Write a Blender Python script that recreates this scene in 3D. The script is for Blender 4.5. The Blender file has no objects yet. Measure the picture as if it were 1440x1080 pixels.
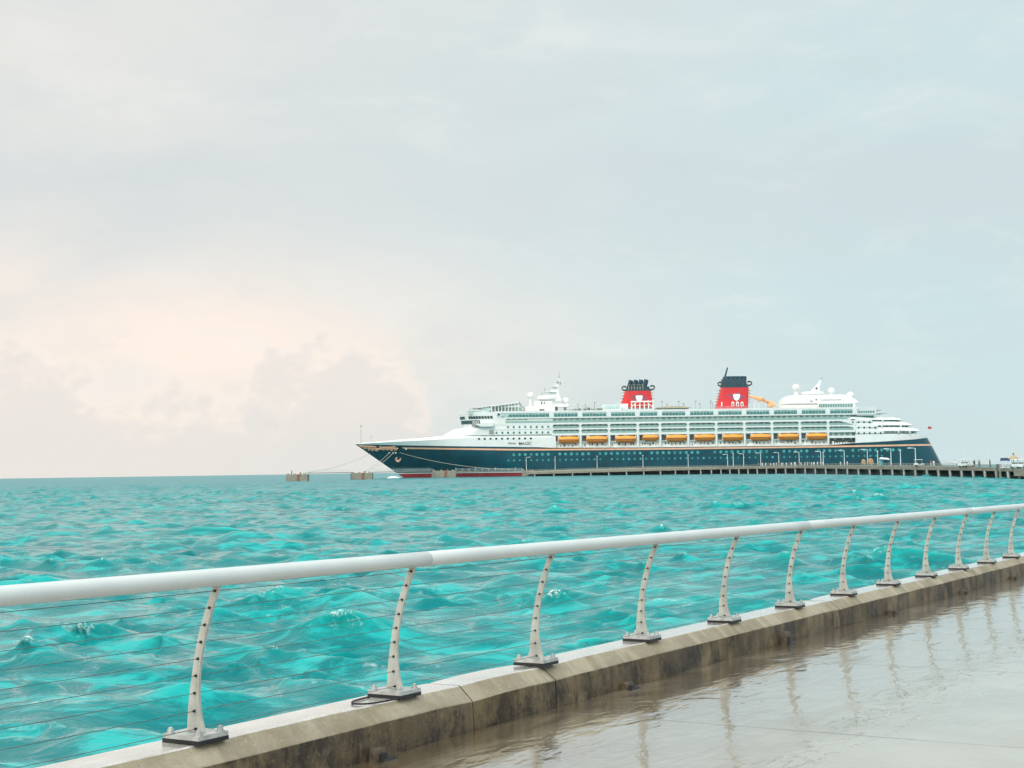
import bpy, bmesh, math, random
import numpy as np
from mathutils import Vector, Matrix
random.seed(7); rng = np.random.default_rng(11)
scene = bpy.context.scene
COL = scene.collection
R = math.radians

# ------------------------------------------------------------------ camera
CAM_H = 3.3                     # eye height above the sea
FPX, ROLL, LEVEL = 2100.0, 0.0145, 660.5
PITCH = math.atan((LEVEL - 540) / FPX)
F = Vector((0, math.cos(PITCH), math.sin(PITCH)))
U0 = Vector((0, -math.sin(PITCH), math.cos(PITCH)))
R0 = Vector((1, 0, 0))
CR = R0 * math.cos(ROLL) - U0 * math.sin(ROLL)
CU = R0 * math.sin(ROLL) + U0 * math.cos(ROLL)
EYE = Vector((0, 0, CAM_H))
cam_d = bpy.data.cameras.new('camera'); cam = bpy.data.objects.new('camera', cam_d); COL.objects.link(cam)
cam_d.sensor_width = 36; cam_d.lens = 36 * FPX / 1440; cam_d.clip_start = 0.1; cam_d.clip_end = 40000
m4 = Matrix((CR, CU, -F)).transposed().to_4x4(); m4.translation = EYE
cam.matrix_world = m4
scene.camera = cam

# ------------------------------------------------------------------ light
SUN_EL, SUN_AZ = 40, 208        # azimuth clockwise from +Y (view direction)
EXPOSURE = 0.0
wd = bpy.data.worlds.new('World'); scene.world = wd; wd.use_nodes = True
NT = wd.node_tree; NT.nodes.clear()

class G:                        # tiny helper for node graphs
    def __init__(s, nt): s.nt = nt
    def n(s, t, **kw):
        o = s.nt.nodes.new(t)
        for k, v in kw.items(): setattr(o, k, v)
        return o
    def put(s, sock, v):
        if isinstance(v, bpy.types.NodeSocket): s.nt.links.new(v, sock)
        elif v is not None: sock.default_value = v
    def m(s, op, a, b=None, c=None, clamp=False):
        o = s.n('ShaderNodeMath', operation=op, use_clamp=clamp)
        s.put(o.inputs[0], a)
        if b is not None: s.put(o.inputs[1], b)
        if c is not None: s.put(o.inputs[2], c)
        return o.outputs[0]
    def sstep(s, x, lo, hi, a=0.0, b=1.0):
        o = s.n('ShaderNodeMapRange', interpolation_type='SMOOTHSTEP')
        for i, v in enumerate((x, lo, hi, a, b)): s.put(o.inputs[i], v)
        return o.outputs[0]
    def mix(s, f, a, b, blend='MIX'):
        o = s.n('ShaderNodeMix', data_type='RGBA', blend_type=blend)
        s.put(o.inputs[0], f); s.put(o.inputs[6], a); s.put(o.inputs[7], b)
        return o.outputs[2]
    def noise(s, vec, scale, detail=4, rough=.5, dist=0.0):
        o = s.n('ShaderNodeTexNoise'); s.put(o.inputs['Vector'], vec)
        o.inputs['Scale'].default_value = scale; o.inputs['Detail'].default_value = detail
        o.inputs['Roughness'].default_value = rough; o.inputs['Distortion'].default_value = dist
        return o.outputs[0]
    def mapv(s, vec, scale=(1, 1, 1), loc=(0, 0, 0), rot=(0, 0, 0)):
        o = s.n('ShaderNodeMapping'); s.put(o.inputs[0], vec)
        o.inputs[1].default_value = loc; o.inputs[2].default_value = rot; o.inputs[3].default_value = scale
        return o.outputs[0]
    def comb(s, x, y, z):
        o = s.n('ShaderNodeCombineXYZ')
        for i, v in enumerate((x, y, z)): s.put(o.inputs[i], v)
        return o.outputs[0]

def lin(r, g, b):               # sRGB 0-255 -> linear rgba
    f = lambda c: c / 12.92 if c <= .04045 else ((c + .055) / 1.055) ** 2.4
    return (f(r / 255), f(g / 255), f(b / 255), 1)

g = G(NT)
tc = g.n('ShaderNodeTexCoord').outputs['Generated']
sep = g.n('ShaderNodeSeparateXYZ'); g.put(sep.inputs[0], tc)
dx, dy, dz = sep.outputs
az = g.m('ARCTAN2', dx, dy); el = dz
# broad tone of the cloud deck: warm grey in the west, pale blue-grey towards the east
base = g.mix(g.sstep(az, -.36, .30), lin(228, 226, 223), lin(198, 220, 225))
base = g.mix(g.sstep(el, .17, .33, 0, .55), base, g.mix(g.sstep(az, -.2, .3), lin(222, 224, 222), lin(208, 221, 224)))
# peach glow where the low sun lights the far clouds
ga = g.m('DIVIDE', g.m('SUBTRACT', az, -.26), .24); ge = g.m('DIVIDE', g.m('SUBTRACT', el, .082), .056)
glow = g.m('POWER', 2.718, g.m('MULTIPLY', -1.0, g.m('ADD', g.m('MULTIPLY', ga, ga), g.m('MULTIPLY', ge, ge))))
cv = g.comb(g.m('MULTIPLY', az, 1.0), g.m('MULTIPLY', el, 2.6), 0.37)
n1 = g.noise(cv, 5.5, 6, .55, .6)
glow = g.m('MULTIPLY', glow, g.sstep(n1, .28, .62, .65, 1.0))
base = g.mix(g.m('MULTIPLY', glow, 1.0), base, lin(255, 236, 224))
# soft horizontal streaks of darker stratus
n2 = g.noise(g.comb(g.m('MULTIPLY', az, 2.2), g.m('MULTIPLY', el, 6.5), 3.1), 2.0, 6, .55, .5)
base = g.mix(g.sstep(n2, .40, .66, 0, .42), base, lin(203, 213, 217))
base = g.mix(g.sstep(n1, .52, .78, 0, .30), base, lin(240, 240, 238))
n5 = g.noise(g.comb(az, g.m('MULTIPLY', el, 2.4), 8.3), 13.0, 8, .62, .35)
base = g.mix(g.sstep(n5, .50, .72, 0, .28), base, lin(238, 238, 236))
base = g.mix(g.sstep(n5, .48, .28, 0, .22), base, lin(205, 212, 216))
bd = g.m('DIVIDE', g.m('SUBTRACT', g.m('ADD', el, g.m('MULTIPLY', g.m('SUBTRACT', n1, .5), .09)), .185), .045)
band = g.m('POWER', 2.718, g.m('MULTIPLY', -1.0, g.m('MULTIPLY', bd, bd)))
base = g.mix(g.m('MULTIPLY', band, .42), base, lin(203, 211, 215))
# distant cumulus bank near the horizon
n3 = g.noise(g.comb(az, g.m('MULTIPLY', el, 1.15), 1.7), 20.0, 5, .52, .2)
n3b = g.noise(g.comb(az, g.m('MULTIPLY', el, 1.3), 6.7), 48.0, 4, .5, .1)
cr_ = g.n('ShaderNodeValToRGB'); ramp = cr_.color_ramp; ramp.interpolation = 'B_SPLINE'
prof_ = [(-60, .10), (60, .092), (150, .070), (200, .044), (260, .062), (320, .05), (390, .078), (470, .096), (560, .088), (610, .03), (680, .0)]
while len(ramp.elements) < len(prof_): ramp.elements.new(.5)
for e_, (x_, h_) in zip(ramp.elements, prof_): e_.position = (x_ + 60) / 740; e_.color = (h_ * 8,) * 3 + (1,)
g.put(cr_.inputs[0], g.m('DIVIDE', g.m('ADD', g.m('ADD', g.m('MULTIPLY', az, 2100.0), 720.0), 60.0), 740.0, clamp=True))
top = g.m('ADD', g.m('DIVIDE', cr_.outputs[0], 8.0), g.m('ADD', g.m('MULTIPLY', g.m('SUBTRACT', n3, .5), .10), g.m('MULTIPLY', g.m('SUBTRACT', n3b, .5), .05)))
bank = g.sstep(g.m('SUBTRACT', top, el), -.004, .012)
bank = g.m('MULTIPLY', bank, g.sstep(az, -.02, -.06, 0, 1))
bankc = g.mix(g.sstep(g.m('ADD', g.m('SUBTRACT', top, el), g.m('MULTIPLY', g.m('SUBTRACT', n3b, .5), .06)), 0, .034), lin(247, 235, 226), lin(228, 222, 219))
base = g.mix(g.m('MULTIPLY', bank, .72), base, bankc)
base = g.mix(g.sstep(el, .035, .0, 0, .7), base, g.mix(g.sstep(az, -.3, .25), lin(238, 228, 221), lin(200, 223, 227)))
# brighter overcast overhead; sky behind the camera raised as added fill light
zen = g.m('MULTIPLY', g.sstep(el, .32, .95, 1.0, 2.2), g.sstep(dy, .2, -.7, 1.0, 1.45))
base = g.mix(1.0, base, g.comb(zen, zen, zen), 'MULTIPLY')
sky = g.n('ShaderNodeTexSky', sky_type='NISHITA', sun_disc=False)
sky.sun_elevation = R(SUN_EL); sky.sun_rotation = R(SUN_AZ)
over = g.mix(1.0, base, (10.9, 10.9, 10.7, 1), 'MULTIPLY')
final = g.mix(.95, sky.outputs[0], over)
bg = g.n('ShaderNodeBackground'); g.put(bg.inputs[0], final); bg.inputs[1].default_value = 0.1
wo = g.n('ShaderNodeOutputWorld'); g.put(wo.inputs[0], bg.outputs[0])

sun_d = bpy.data.lights.new('sun', 'SUN'); sun_d.energy = 1.5; sun_d.angle = R(18); sun_d.color = (1, .95, .88)
sun = bpy.data.objects.new('sun', sun_d); COL.objects.link(sun)
sv = Vector((math.sin(R(SUN_AZ)) * math.cos(R(SUN_EL)), math.cos(R(SUN_AZ)) * math.cos(R(SUN_EL)), math.sin(R(SUN_EL))))
sun.rotation_euler = sv.to_track_quat('Z', 'Y').to_euler(); sun.location = (0, 0, 60)
vs = scene.view_settings; vs.view_transform = 'Standard'; vs.look = 'None'; vs.exposure = EXPOSURE; vs.gamma = 1; vs.use_curve_mapping = False
scene.cycles.max_bounces = 6; scene.cycles.use_denoising = True

# ------------------------------------------------------------------ helpers
def ray(px, py): return F + CR * ((px - 720) / FPX) + CU * ((540 - py) / FPX)
def at(px, py, Y):              # photo pixel -> world point on the plane y = Y
    d = ray(px, py); return EYE + d * (Y / d.y)
def on_plane(px, py, p0, nrm):
    d = ray(px, py); return EYE + d * ((p0 - EYE).dot(nrm) / d.dot(nrm))

class MB:
    """collects faces; build() links them as one mesh object"""
    def __init__(s): s.v = []; s.f = []; s.mi = []
    def face(s, pts, mi=0):
        i = len(s.v); s.v += [tuple(p) for p in pts]; s.f.append(list(range(i, i + len(pts)))); s.mi.append(mi)
    def box(s, x0, x1, y0, y1, z0, z1, mi=0):
        i = len(s.v)
        s.v += [(x, y, z) for z in (z0, z1) for y in (y0, y1) for x in (x0, x1)]
        for q in ((0, 2, 3, 1), (4, 5, 7, 6), (0, 1, 5, 4), (2, 6, 7, 3), (0, 4, 6, 2), (1, 3, 7, 5)):
            s.f.append([i + k for k in q]); s.mi.append(mi)
    def prism(s, poly, y0, y1, mi=0):       # polygon in x,z extruded along y
        i = len(s.v); n = len(poly)
        s.v += [(x, y0, z) for x, z in poly] + [(x, y1, z) for x, z in poly]
        s.f.append([i + k for k in range(n)]); s.f.append([i + n + k for k in reversed(range(n))]); s.mi += [mi, mi]
        for k in range(n):
            a, b = k, (k + 1) % n
            s.f.append([i + b, i + a, i + n + a, i + n + b]); s.mi.append(mi)
    def rings(s, rings, mi=0, cap0=True, cap1=True, closed=True):
        i = len(s.v); n = len(rings[0])
        for r in rings: s.v += [tuple(p) for p in r]
        for j in range(len(rings) - 1):
            for k in range(n if closed else n - 1):
                a, b = i + j * n + k, i + j * n + (k + 1) % n
                s.f.append([a, b, b + n, a + n]); s.mi.append(mi(j) if callable(mi) else mi)
        m0 = mi(0) if callable(mi) else mi; m1 = mi(len(rings) - 2) if callable(mi) else mi
        if cap0: s.f.append([i + k for k in reversed(range(n))]); s.mi.append(m0)
        if cap1: s.f.append([i + (len(rings) - 1) * n + k for k in range(n)]); s.mi.append(m1)
    def tube(s, pts, r, seg=8, mi=0, caps=True):
        pts = [Vector(p) for p in pts]; rs = r if isinstance(r, (list, tuple)) else [r] * len(pts)
        rings = []; up = None
        for k, p in enumerate(pts):
            t = (pts[min(k + 1, len(pts) - 1)] - pts[max(k - 1, 0)]).normalized()
            if up is None: up = Vector((0, 0, 1)) if abs(t.z) < .9 else Vector((0, 1, 0))
            a = t.cross(up).normalized(); b = a.cross(t).normalized(); up = b
            rings.append([p + a * (rs[k] * math.cos(2 * math.pi * q / seg)) + b * (rs[k] * math.sin(2 * math.pi * q / seg)) for q in range(seg)])
        s.rings(rings, mi, caps, caps)
    def lathe(s, prof, c=(0, 0, 0), seg=20, mi=0, sx=1, sy=1):   # prof: list of (radius, z)
        rings = [[(c[0] + sx * r * math.cos(2 * math.pi * k / seg), c[1] + sy * r * math.sin(2 * math.pi * k / seg), c[2] + z) for k in range(seg)] for r, z in prof]
        s.rings(rings, mi)
    def ball(s, c, r, seg=18, mi=0, zs=1.0):
        n = seg // 2
        s.lathe([(max(r * math.sin(math.pi * k / n), r * .01), -r * zs * math.cos(math.pi * k / n)) for k in range(n + 1)], c, seg, mi)
    def build(s, name, mats, parent=None, smooth=None, loc=None):
        me = bpy.data.meshes.new(name); me.from_pydata(s.v, [], s.f)
        for m in (mats if isinstance(mats, (list, tuple)) else [mats]): me.materials.append(m)
        me.polygons.foreach_set('material_index', s.mi)
        bm = bmesh.new(); bm.from_mesh(me); bmesh.ops.remove_doubles(bm, verts=bm.verts, dist=1e-5)
        bmesh.ops.recalc_face_normals(bm, faces=bm.faces)
        if smooth is not None:
            for f in bm.faces: f.smooth = True
            for e in bm.edges:
                if len(e.link_faces) == 2 and e.calc_face_angle(0) > R(smooth): e.smooth = False
        bm.to_mesh(me); bm.free()
        o = bpy.data.objects.new(name, me); COL.objects.link(o)
        if parent: o.parent = parent
        if loc: o.location = loc
        return o

def tag(o, label=None, cat=None, group=None, kind=None):
    if label: o['label'] = label
    if cat: o['category'] = cat
    if group: o['group'] = group
    if kind: o['kind'] = kind
    return o
def empty(name, loc=(0, 0, 0), mat=None):
    o = bpy.data.objects.new(name, None); COL.objects.link(o); o.empty_display_size = .3
    if mat is not None: o.matrix_world = mat
    else: o.location = loc
    return o
KIDS = {}
def copy_tree(o, parent=None):
    c = o.copy(); COL.objects.link(c)
    if parent: c.parent = parent
    for ch in [x for x in COL.objects if x.parent == o]: copy_tree(ch, c)
    return c

def new_mat(name):
    m = bpy.data.materials.new(name); m.use_nodes = True
    nt = m.node_tree; nt.nodes.clear(); g = G(nt)
    b = g.n('ShaderNodeBsdfPrincipled'); o = g.n('ShaderNodeOutputMaterial'); g.put(o.inputs[0], b.outputs[0])
    return m, g, b
def mat(name, col, rough=.5, metal=0.0, var=.12, scale=2.0, bump=0.0, spec=.5, coat=0.0, stretch=(1, 1, 1)):
    m, g, b = new_mat(name)
    c = col if len(col) == 4 else (*col, 1)
    tco = g.n('ShaderNodeTexCoord').outputs['Object']
    n = g.noise(g.mapv(tco, stretch), scale, 5, .6)
    lo = tuple(x * (1 - var) for x in c[:3]) + (1,); hi = tuple(min(1, x * (1 + var)) for x in c[:3]) + (1,)
    g.put(b.inputs['Base Color'], g.mix(g.sstep(n, .3, .7), lo, hi))
    g.put(b.inputs['Roughness'], g.m('ADD', rough - .05, g.m('MULTIPLY', n, .1)))
    b.inputs['Metallic'].default_value = metal; b.inputs['Specular IOR Level'].default_value = spec
    b.inputs['Coat Weight'].default_value = coat; b.inputs['Coat Roughness'].default_value = .08
    if bump:
        bp = g.n('ShaderNodeBump'); bp.inputs['Strength'].default_value = bump; bp.inputs['Distance'].default_value = .02
        g.put(bp.inputs['Height'], g.noise(tco, scale * 12, 4, .6)); g.put(b.inputs['Normal'], bp.outputs[0])
    return m
# ------------------------------------------------------------------ sea
def build_sea():
    rs = []; r = 9.0
    while r < 9000:
        rs.append(r); r += max(.13, min(r * r / 4200, .045 + r * .0032) if r < 1500 else r * .02)
    rs = np.array(rs)
    inner = np.arange(-.375, .3751, .00135)
    outs = []; a = .375; st = .0016
    while a < 1.35: st = min(st * 1.10, .03); a += st; outs.append(a)
    outs = np.array(outs)
    th = np.concatenate([-outs[::-1], inner, outs])
    dth = np.gradient(th)
    drs = np.gradient(rs)
    RR, TT = np.meshgrid(rs, th, indexing='ij')
    X = (RR * np.sin(TT)).astype(np.float64); Y = (RR * np.cos(TT)).astype(np.float64)
    SP = np.maximum(drs[:, None] * .75, RR * dth[None, :]).astype(np.float32)
    Z = np.zeros_like(X); DX = np.zeros_like(X); DY = np.zeros_like(X); J = np.zeros_like(X); LOST = np.zeros_like(X)
    NW = 130
    lam = np.exp(np.linspace(math.log(.38), math.log(9.0), NW)) * np.exp(rng.normal(0, .03, NW))
    wind = R(205)                                     # waves run towards the camera, a little to the left
    ang = wind + rng.normal(0, 1, NW) * np.where(lam > 5, .45, .62)
    k = 2 * math.pi / lam
    # amplitude spectrum: short steep chop on a modest sea
    amp = .0060 * lam * np.clip(lam / .7, 0, 1) * np.exp(-(lam / 5.5) ** 4) * (1 + .25 * rng.normal(0, 1, NW))
    ph = rng.uniform(0, 2 * math.pi, NW)
    gust = 1 + .28 * np.sin(X * .021 + Y * .013 + 1) * np.sin(Y * .017 - X * .011 + 2.2)
    # wave groups: patches of steep chop with calmer, mirror-like water between them
    def patch(sc, seed, n=9):
        r2 = np.random.default_rng(seed); v = np.zeros_like(X)
        for _ in range(n):
            a = r2.uniform(0, 2 * math.pi); kk = 2 * math.pi / sc * r2.uniform(.6, 1.7)
            v += np.sin(kk * (X * math.sin(a) * .75 + Y * math.cos(a) * 1.25) + r2.uniform(0, 6.28))
        return v / math.sqrt(n / 2)
    grp_s = np.clip(np.exp(.55 * patch(3.2, 5) + .35 * patch(9, 6)) * .80, .25, 2.0)
    grp_m = np.clip(np.exp(.45 * patch(11, 7)) * .88, .3, 1.9)
    for i in range(NW):
        w = np.clip((lam[i] / SP - 2.2) / 2.0, 0, 1)
        lost = 1 - w
        LOST += (lost * (amp[i] * k[i])) ** 2 * .5
        if w.max() <= 0: continue
        rows = np.where(w.max(axis=1) > 0)[0]; n = rows[-1] + 1
        cx, cy = math.sin(ang[i]), math.cos(ang[i])
        # slight meander so that crests stay short
        p = k[i] * (X[:n] * cx + Y[:n] * cy) + ph[i] + 1.3 * np.sin(.33 * k[i] * (X[:n] * cy - Y[:n] * cx) + ph[i] * 3)
        A = amp[i] * w[:n] * gust[:n] * (grp_s[:n] if lam[i] < 2.2 else grp_m[:n])
        c, s = np.cos(p), np.sin(p)
        Z[:n] += A * c
        q = .9
        DX[:n] -= q * A * cx * s; DY[:n] -= q * A * cy * s
        J[:n] += q * A * k[i] * c
    # sharpen crests, flatten troughs
    Z = Z + .55 * np.clip(Z, 0, None) ** 2 - .03
    lim = np.minimum(1.0, .62 / np.maximum(J, .62)); DX *= lim; DY *= lim           # crests break before they fold over
    DX += .2 * Z * math.sin(wind); DY += .2 * Z * math.cos(wind)     # wind leans the crests forward
    fade = np.clip((RR - 9) / 6, 0, 1)
    Zc = Z - (RR ** 2) / (2 * 7.3e6)
    V = np.stack([X + DX, Y + DY, Zc], -1).reshape(-1, 3).astype(np.float32)
    nr, nt = X.shape
    idx = np.arange(nr * nt).reshape(nr, nt)
    quads = np.stack([idx[:-1, :-1], idx[:-1, 1:], idx[1:, 1:], idx[1:, :-1]], -1).reshape(-1, 4)
    quads = quads[:, ::-1]
    me = bpy.data.meshes.new('sea')
    me.vertices.add(len(V)); me.vertices.foreach_set('co', V.ravel())
    me.loops.add(quads.size); me.loops.foreach_set('vertex_index', quads.ravel().astype(np.int32))
    me.polygons.add(len(quads)); me.polygons.foreach_set('loop_start', np.arange(0, quads.size, 4, dtype=np.int32))
    me.polygons.foreach_set('use_smooth', np.ones(len(quads), dtype=bool))
    me.update(); me.validate()
    foam = np.clip((J - np.quantile(J[:400], .9935)) / .22, 0, 1) * np.clip((Z - .10) / .2, 0, 1)
    for nm, arr in (('foam', foam), ('chop', np.sqrt(LOST)), ('crest', Z)):
        at_ = me.attributes.new(nm, 'FLOAT', 'POINT'); at_.data.foreach_set('value', arr.ravel().astype(np.float32))
    print('sea verts', len(V), 'Zstd', Z[:300].std(), 'foam', (foam > .3).mean(), 'slope', np.sqrt(((amp * k) ** 2 * .5).sum()))
    m, g, b = new_mat('sea_water')
    tco = g.n('ShaderNodeTexCoord').outputs['Object']
    fo = g.n('ShaderNodeAttribute', attribute_name='foam').outputs['Fac']
    ch = g.n('ShaderNodeAttribute', attribute_name='chop').outputs['Fac']
    cr = g.n('ShaderNodeAttribute', attribute_name='crest').outputs['Fac']
    big = g.noise(g.mapv(tco, (.02, .045, 1)), 1.0, 4, .55)
    body = g.mix(g.sstep(big, .3, .7), WATER_A, WATER_B)
    body = g.mix(g.sstep(cr, -.05, .5), body, WATER_C)          # crest colour lightened to stand for light through thin wave tops
    brk = g.noise(tco, 8.0, 7, .78)
    fm = g.m('MULTIPLY', g.sstep(brk, .47, .60), g.sstep(fo, .05, 1.1))
    sy = g.n('ShaderNodeSeparateXYZ'); g.put(sy.inputs[0], tco)
    body = g.mix(g.sstep(sy.outputs[1], 60, 650, 0, .8), body, WATER_D)           # deeper, bluer water offshore
    # old foam and bubbles drifting as faint streaks
    st = g.noise(g.mapv(tco, (.35, .9, 1), rot=(0, 0, .35)), 1.0, 7, .68, .9)
    st2 = g.noise(tco, 7.0, 4, .7)
    fs = g.m('MULTIPLY', g.sstep(st, .57, .70), g.sstep(st2, .44, .66))
    pa = g.noise(g.mapv(tco, (.42, 1.25, 1), rot=(0, 0, .3)), 1.0, 9, .70, .45)
    body = g.mix(g.sstep(pa, .47, .62, 0, .75), body, (.012, .43, .41, 1))   # milky aerated patches
    fm2 = g.m('MAXIMUM', fm, g.m('MULTIPLY', fs, .38))
    g.put(b.inputs['Base Color'], g.mix(fm2, body, (.78, .86, .84, 1)))
    # light coming up out of the water does not depend on the facet it leaves through: diffuse body with an upright normal,
    # and the rippled air-water interface on top of it as the coat
    rgh = g.m('SQRT', g.m('ADD', .003, g.m('MULTIPLY', g.m('MULTIPLY', ch, ch), CHOP_R)), clamp=True)
    b.inputs['Roughness'].default_value = .9; b.inputs['Specular IOR Level'].default_value = 0.0
    up = g.n('ShaderNodeCombineXYZ'); up.inputs[2].default_value = 1.0
    gn = g.n('ShaderNodeNewGeometry').outputs['True Normal']
    va = g.n('ShaderNodeVectorMath', operation='MULTIPLY_ADD'); g.put(va.inputs[0], gn); va.inputs[1].default_value = (.4, .4, .4); g.put(va.inputs[2], up.outputs[0])
    vn = g.n('ShaderNodeVectorMath', operation='NORMALIZE'); g.put(vn.inputs[0], va.outputs[0])
    g.put(b.inputs['Normal'], vn.outputs[0])
    g.put(b.inputs['Coat Weight'], g.m('SUBTRACT', 1.0, g.m('MULTIPLY', fm, .9)))
    b.inputs['Coat IOR'].default_value = 1.21; g.put(b.inputs['Coat Roughness'], rgh)
    def ridge(vec, sc, det, ro, ds):          # sharp little crests between rounded hollows
        q_ = g.m('ABSOLUTE', g.m('SUBTRACT', g.m('MULTIPLY', g.noise(vec, sc, det, ro, ds), 2.0), 1.0))
        return g.m('SUBTRACT', 1.0, g.m('POWER', q_, .8))
    h1 = g.m('ADD', g.m('MULTIPLY', ridge(g.mapv(tco, (1, 2.0, 1), rot=(0, 0, .35)), 1.15, 4, .5, .3), .75), g.m('MULTIPLY', ridge(g.mapv(tco, (1, 1.7, 1), rot=(0, 0, -.2)), 2.6, 3, .5, .2), .28))
    h2 = g.noise(tco, 13.0, 3, .6)
    h = g.m('ADD', h1, g.m('MULTIPLY', h2, .08))
    bp = g.n('ShaderNodeBump'); g.put(bp.inputs['Strength'], g.sstep(ch, .04, .16, 1.0, .25)); bp.inputs['Distance'].default_value = RIP
    g.put(bp.inputs['Height'], h); g.put(b.inputs['Coat Normal'], bp.outputs[0])
    me.materials.append(m)
    o = bpy.data.objects.new('sea', me); COL.objects.link(o); o['kind'] = 'structure'
    return o
CHOP_R = 1.6; RIP = .055
WATER_A = (.0, .138, .150, 1); WATER_B = (.0, .198, .200, 1); WATER_C = (.0, .28, .262, 1); WATER_D = (.0, .118, .155, 1)
build_sea()

# ------------------------------------------------------------------ sea wall, promenade, railing (local frame: s along the wall, n towards land, h up)
YAW, SLOPE = .524, -.0103
P0 = EYE + Vector((-1.7488, 8.0302, -1.3584 - .05))       # on the cap, under the first post
ax = Vector((math.sin(YAW), math.cos(YAW), SLOPE)).normalized(); ay = Vector((-math.cos(YAW), math.sin(YAW), 0)); azv = ax.cross(ay)
WM = Matrix((ax, ay, azv)).transposed().to_4x4(); WM.translation = P0
def L(s, n, h): return (s, -n, h)
DP = 1.8508                                                # post spacing
POSTS = range(0, 18)
GRD = -.295

def concrete(name, lo, hi, dark, dark_amt, streak, rough, rough_var=.2, coat=.0, wetnoise=2.0, scr=0.0):
    m, g, b = new_mat(name)
    tco = g.n('ShaderNodeTexCoord').outputs['Object']
    n = g.noise(tco, 1.6, 7, .62, .3); f = g.noise(tco, 38.0, 4, .7)
    c = g.mix(g.sstep(n, .28, .72), lo, hi)
    st = g.noise(g.mapv(tco, streak), 1.0, 6, .66, .15)
    blot = g.noise(g.mapv(tco, (1, 1, 1), (4.2, 1, 3)), 3.2, 9, .74, .15)
    mk = g.m('MULTIPLY', g.m('ADD', g.m('MULTIPLY', g.sstep(st, .40, .60), .55), g.m('MULTIPLY', g.sstep(blot, .42, .62), .65)), dark_amt, clamp=True)
    c = g.mix(mk, c, dark)
    c = g.mix(g.m('MULTIPLY', g.sstep(f, .54, .72), .35), c, tuple(min(1, x * 1.5) for x in hi[:3]) + (1,))
    pit = g.n('ShaderNodeTexVoronoi'); g.put(pit.inputs['Vector'], tco); pit.inputs['Scale'].default_value = 26
    pm = g.m('MULTIPLY', g.sstep(pit.outputs['Distance'], .16, .07), g.sstep(g.noise(tco, 9, 2), .55, .66))
    c = g.mix(g.m('MULTIPLY', pm, .7), c, tuple(x * .35 for x in dark[:3]) + (1,))
    if scr:
        sc = g.noise(g.mapv(tco, (3.2, .9, .9), rot=(0, 0, .5)), 1.0, 5, .6)
        c = g.mix(g.m('MULTIPLY', g.sstep(sc, .52, .60), scr), c, tuple(min(1, x * 1.35) for x in hi[:3]) + (1,))
    g.put(b.inputs['Base Color'], c)
    g.put(b.inputs['Roughness'], g.m('ADD', rough, g.m('MULTIPLY', g.m('SUBTRACT', g.noise(tco, wetnoise, 5, .6), .5), rough_var)))
    b.inputs['Coat Weight'].default_value = coat; b.inputs['Coat Roughness'].default_value = .09; b.inputs['Coat IOR'].default_value = 1.33
    bp = g.n('ShaderNodeBump'); bp.inputs['Strength'].default_value = .45; bp.inputs['Distance'].default_value = .012
    g.put(bp.inputs['Height'], g.m('ADD', g.m('MULTIPLY', f, .5), g.m('ADD', n, g.m('MULTIPLY', pm, -.7)))); g.put(b.inputs['Normal'], bp.outputs[0])
    return m
M_CAP = concrete('wet_cap_concrete', (.58, .54, .49, 1), (.74, .70, .65, 1), (.40, .34, .27, 1), .55, (1.2, 5, 3), .16, .12, 1.0)  # cap paled so its colour carries some of the sky's reflection
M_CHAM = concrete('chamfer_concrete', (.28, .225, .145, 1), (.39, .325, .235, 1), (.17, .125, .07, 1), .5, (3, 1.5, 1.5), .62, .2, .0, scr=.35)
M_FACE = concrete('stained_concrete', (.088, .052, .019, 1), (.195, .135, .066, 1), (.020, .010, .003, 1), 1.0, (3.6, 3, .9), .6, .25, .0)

wall = empty('sea_wall', mat=WM)
tag(wall, 'low stained concrete sea wall with sloping edge below the white railing', 'sea wall')
cuts = [-22.0, -13.3, -5.4, 2.505, 3.655, 10.37, 16.9, 24.2, 32.0, 40.0, 48.0, 56.0, 64.0]
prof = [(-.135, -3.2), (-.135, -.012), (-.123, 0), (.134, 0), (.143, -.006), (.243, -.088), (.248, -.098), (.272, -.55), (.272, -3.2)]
for a, b in zip(cuts[:-1], cuts[1:]):
    mb = MB(); ns = max(2, int((b - a) / .35)); prevs = None
    a1, b1 = a + .006, b - .006
    ss = [a1] + [a1 + (b1 - a1) * k / ns for k in range(1, ns)] + [b1]
    rings = []
    for k, s in enumerate(ss):
        inset = .010 if k in (0, len(ss) - 1) else 0
        row = []
        for n, h in prof:
            j = 0 if inset == 0 else inset
            e = .0035 * math.sin(s * 3.1 + n * 40) + .003 * math.sin(s * 7.7 + h * 30)
            row.append(L(s, n + (e if n > .2 else 0) - (j if n > .1 else 0), h + (-j if -.2 < h else 0) + (e * .6 if n > .1 and h > -.2 else 0)))
        rings.append(row)
    for k in range(len(rings) - 1):
        for q in range(len(prof) - 1):
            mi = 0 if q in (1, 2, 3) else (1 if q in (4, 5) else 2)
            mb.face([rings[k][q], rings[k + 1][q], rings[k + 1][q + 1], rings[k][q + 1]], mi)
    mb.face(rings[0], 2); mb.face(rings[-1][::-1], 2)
    mb.build('wall_section', [M_CAP, M_CHAM, M_FACE], wall, smooth=25)

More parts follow.
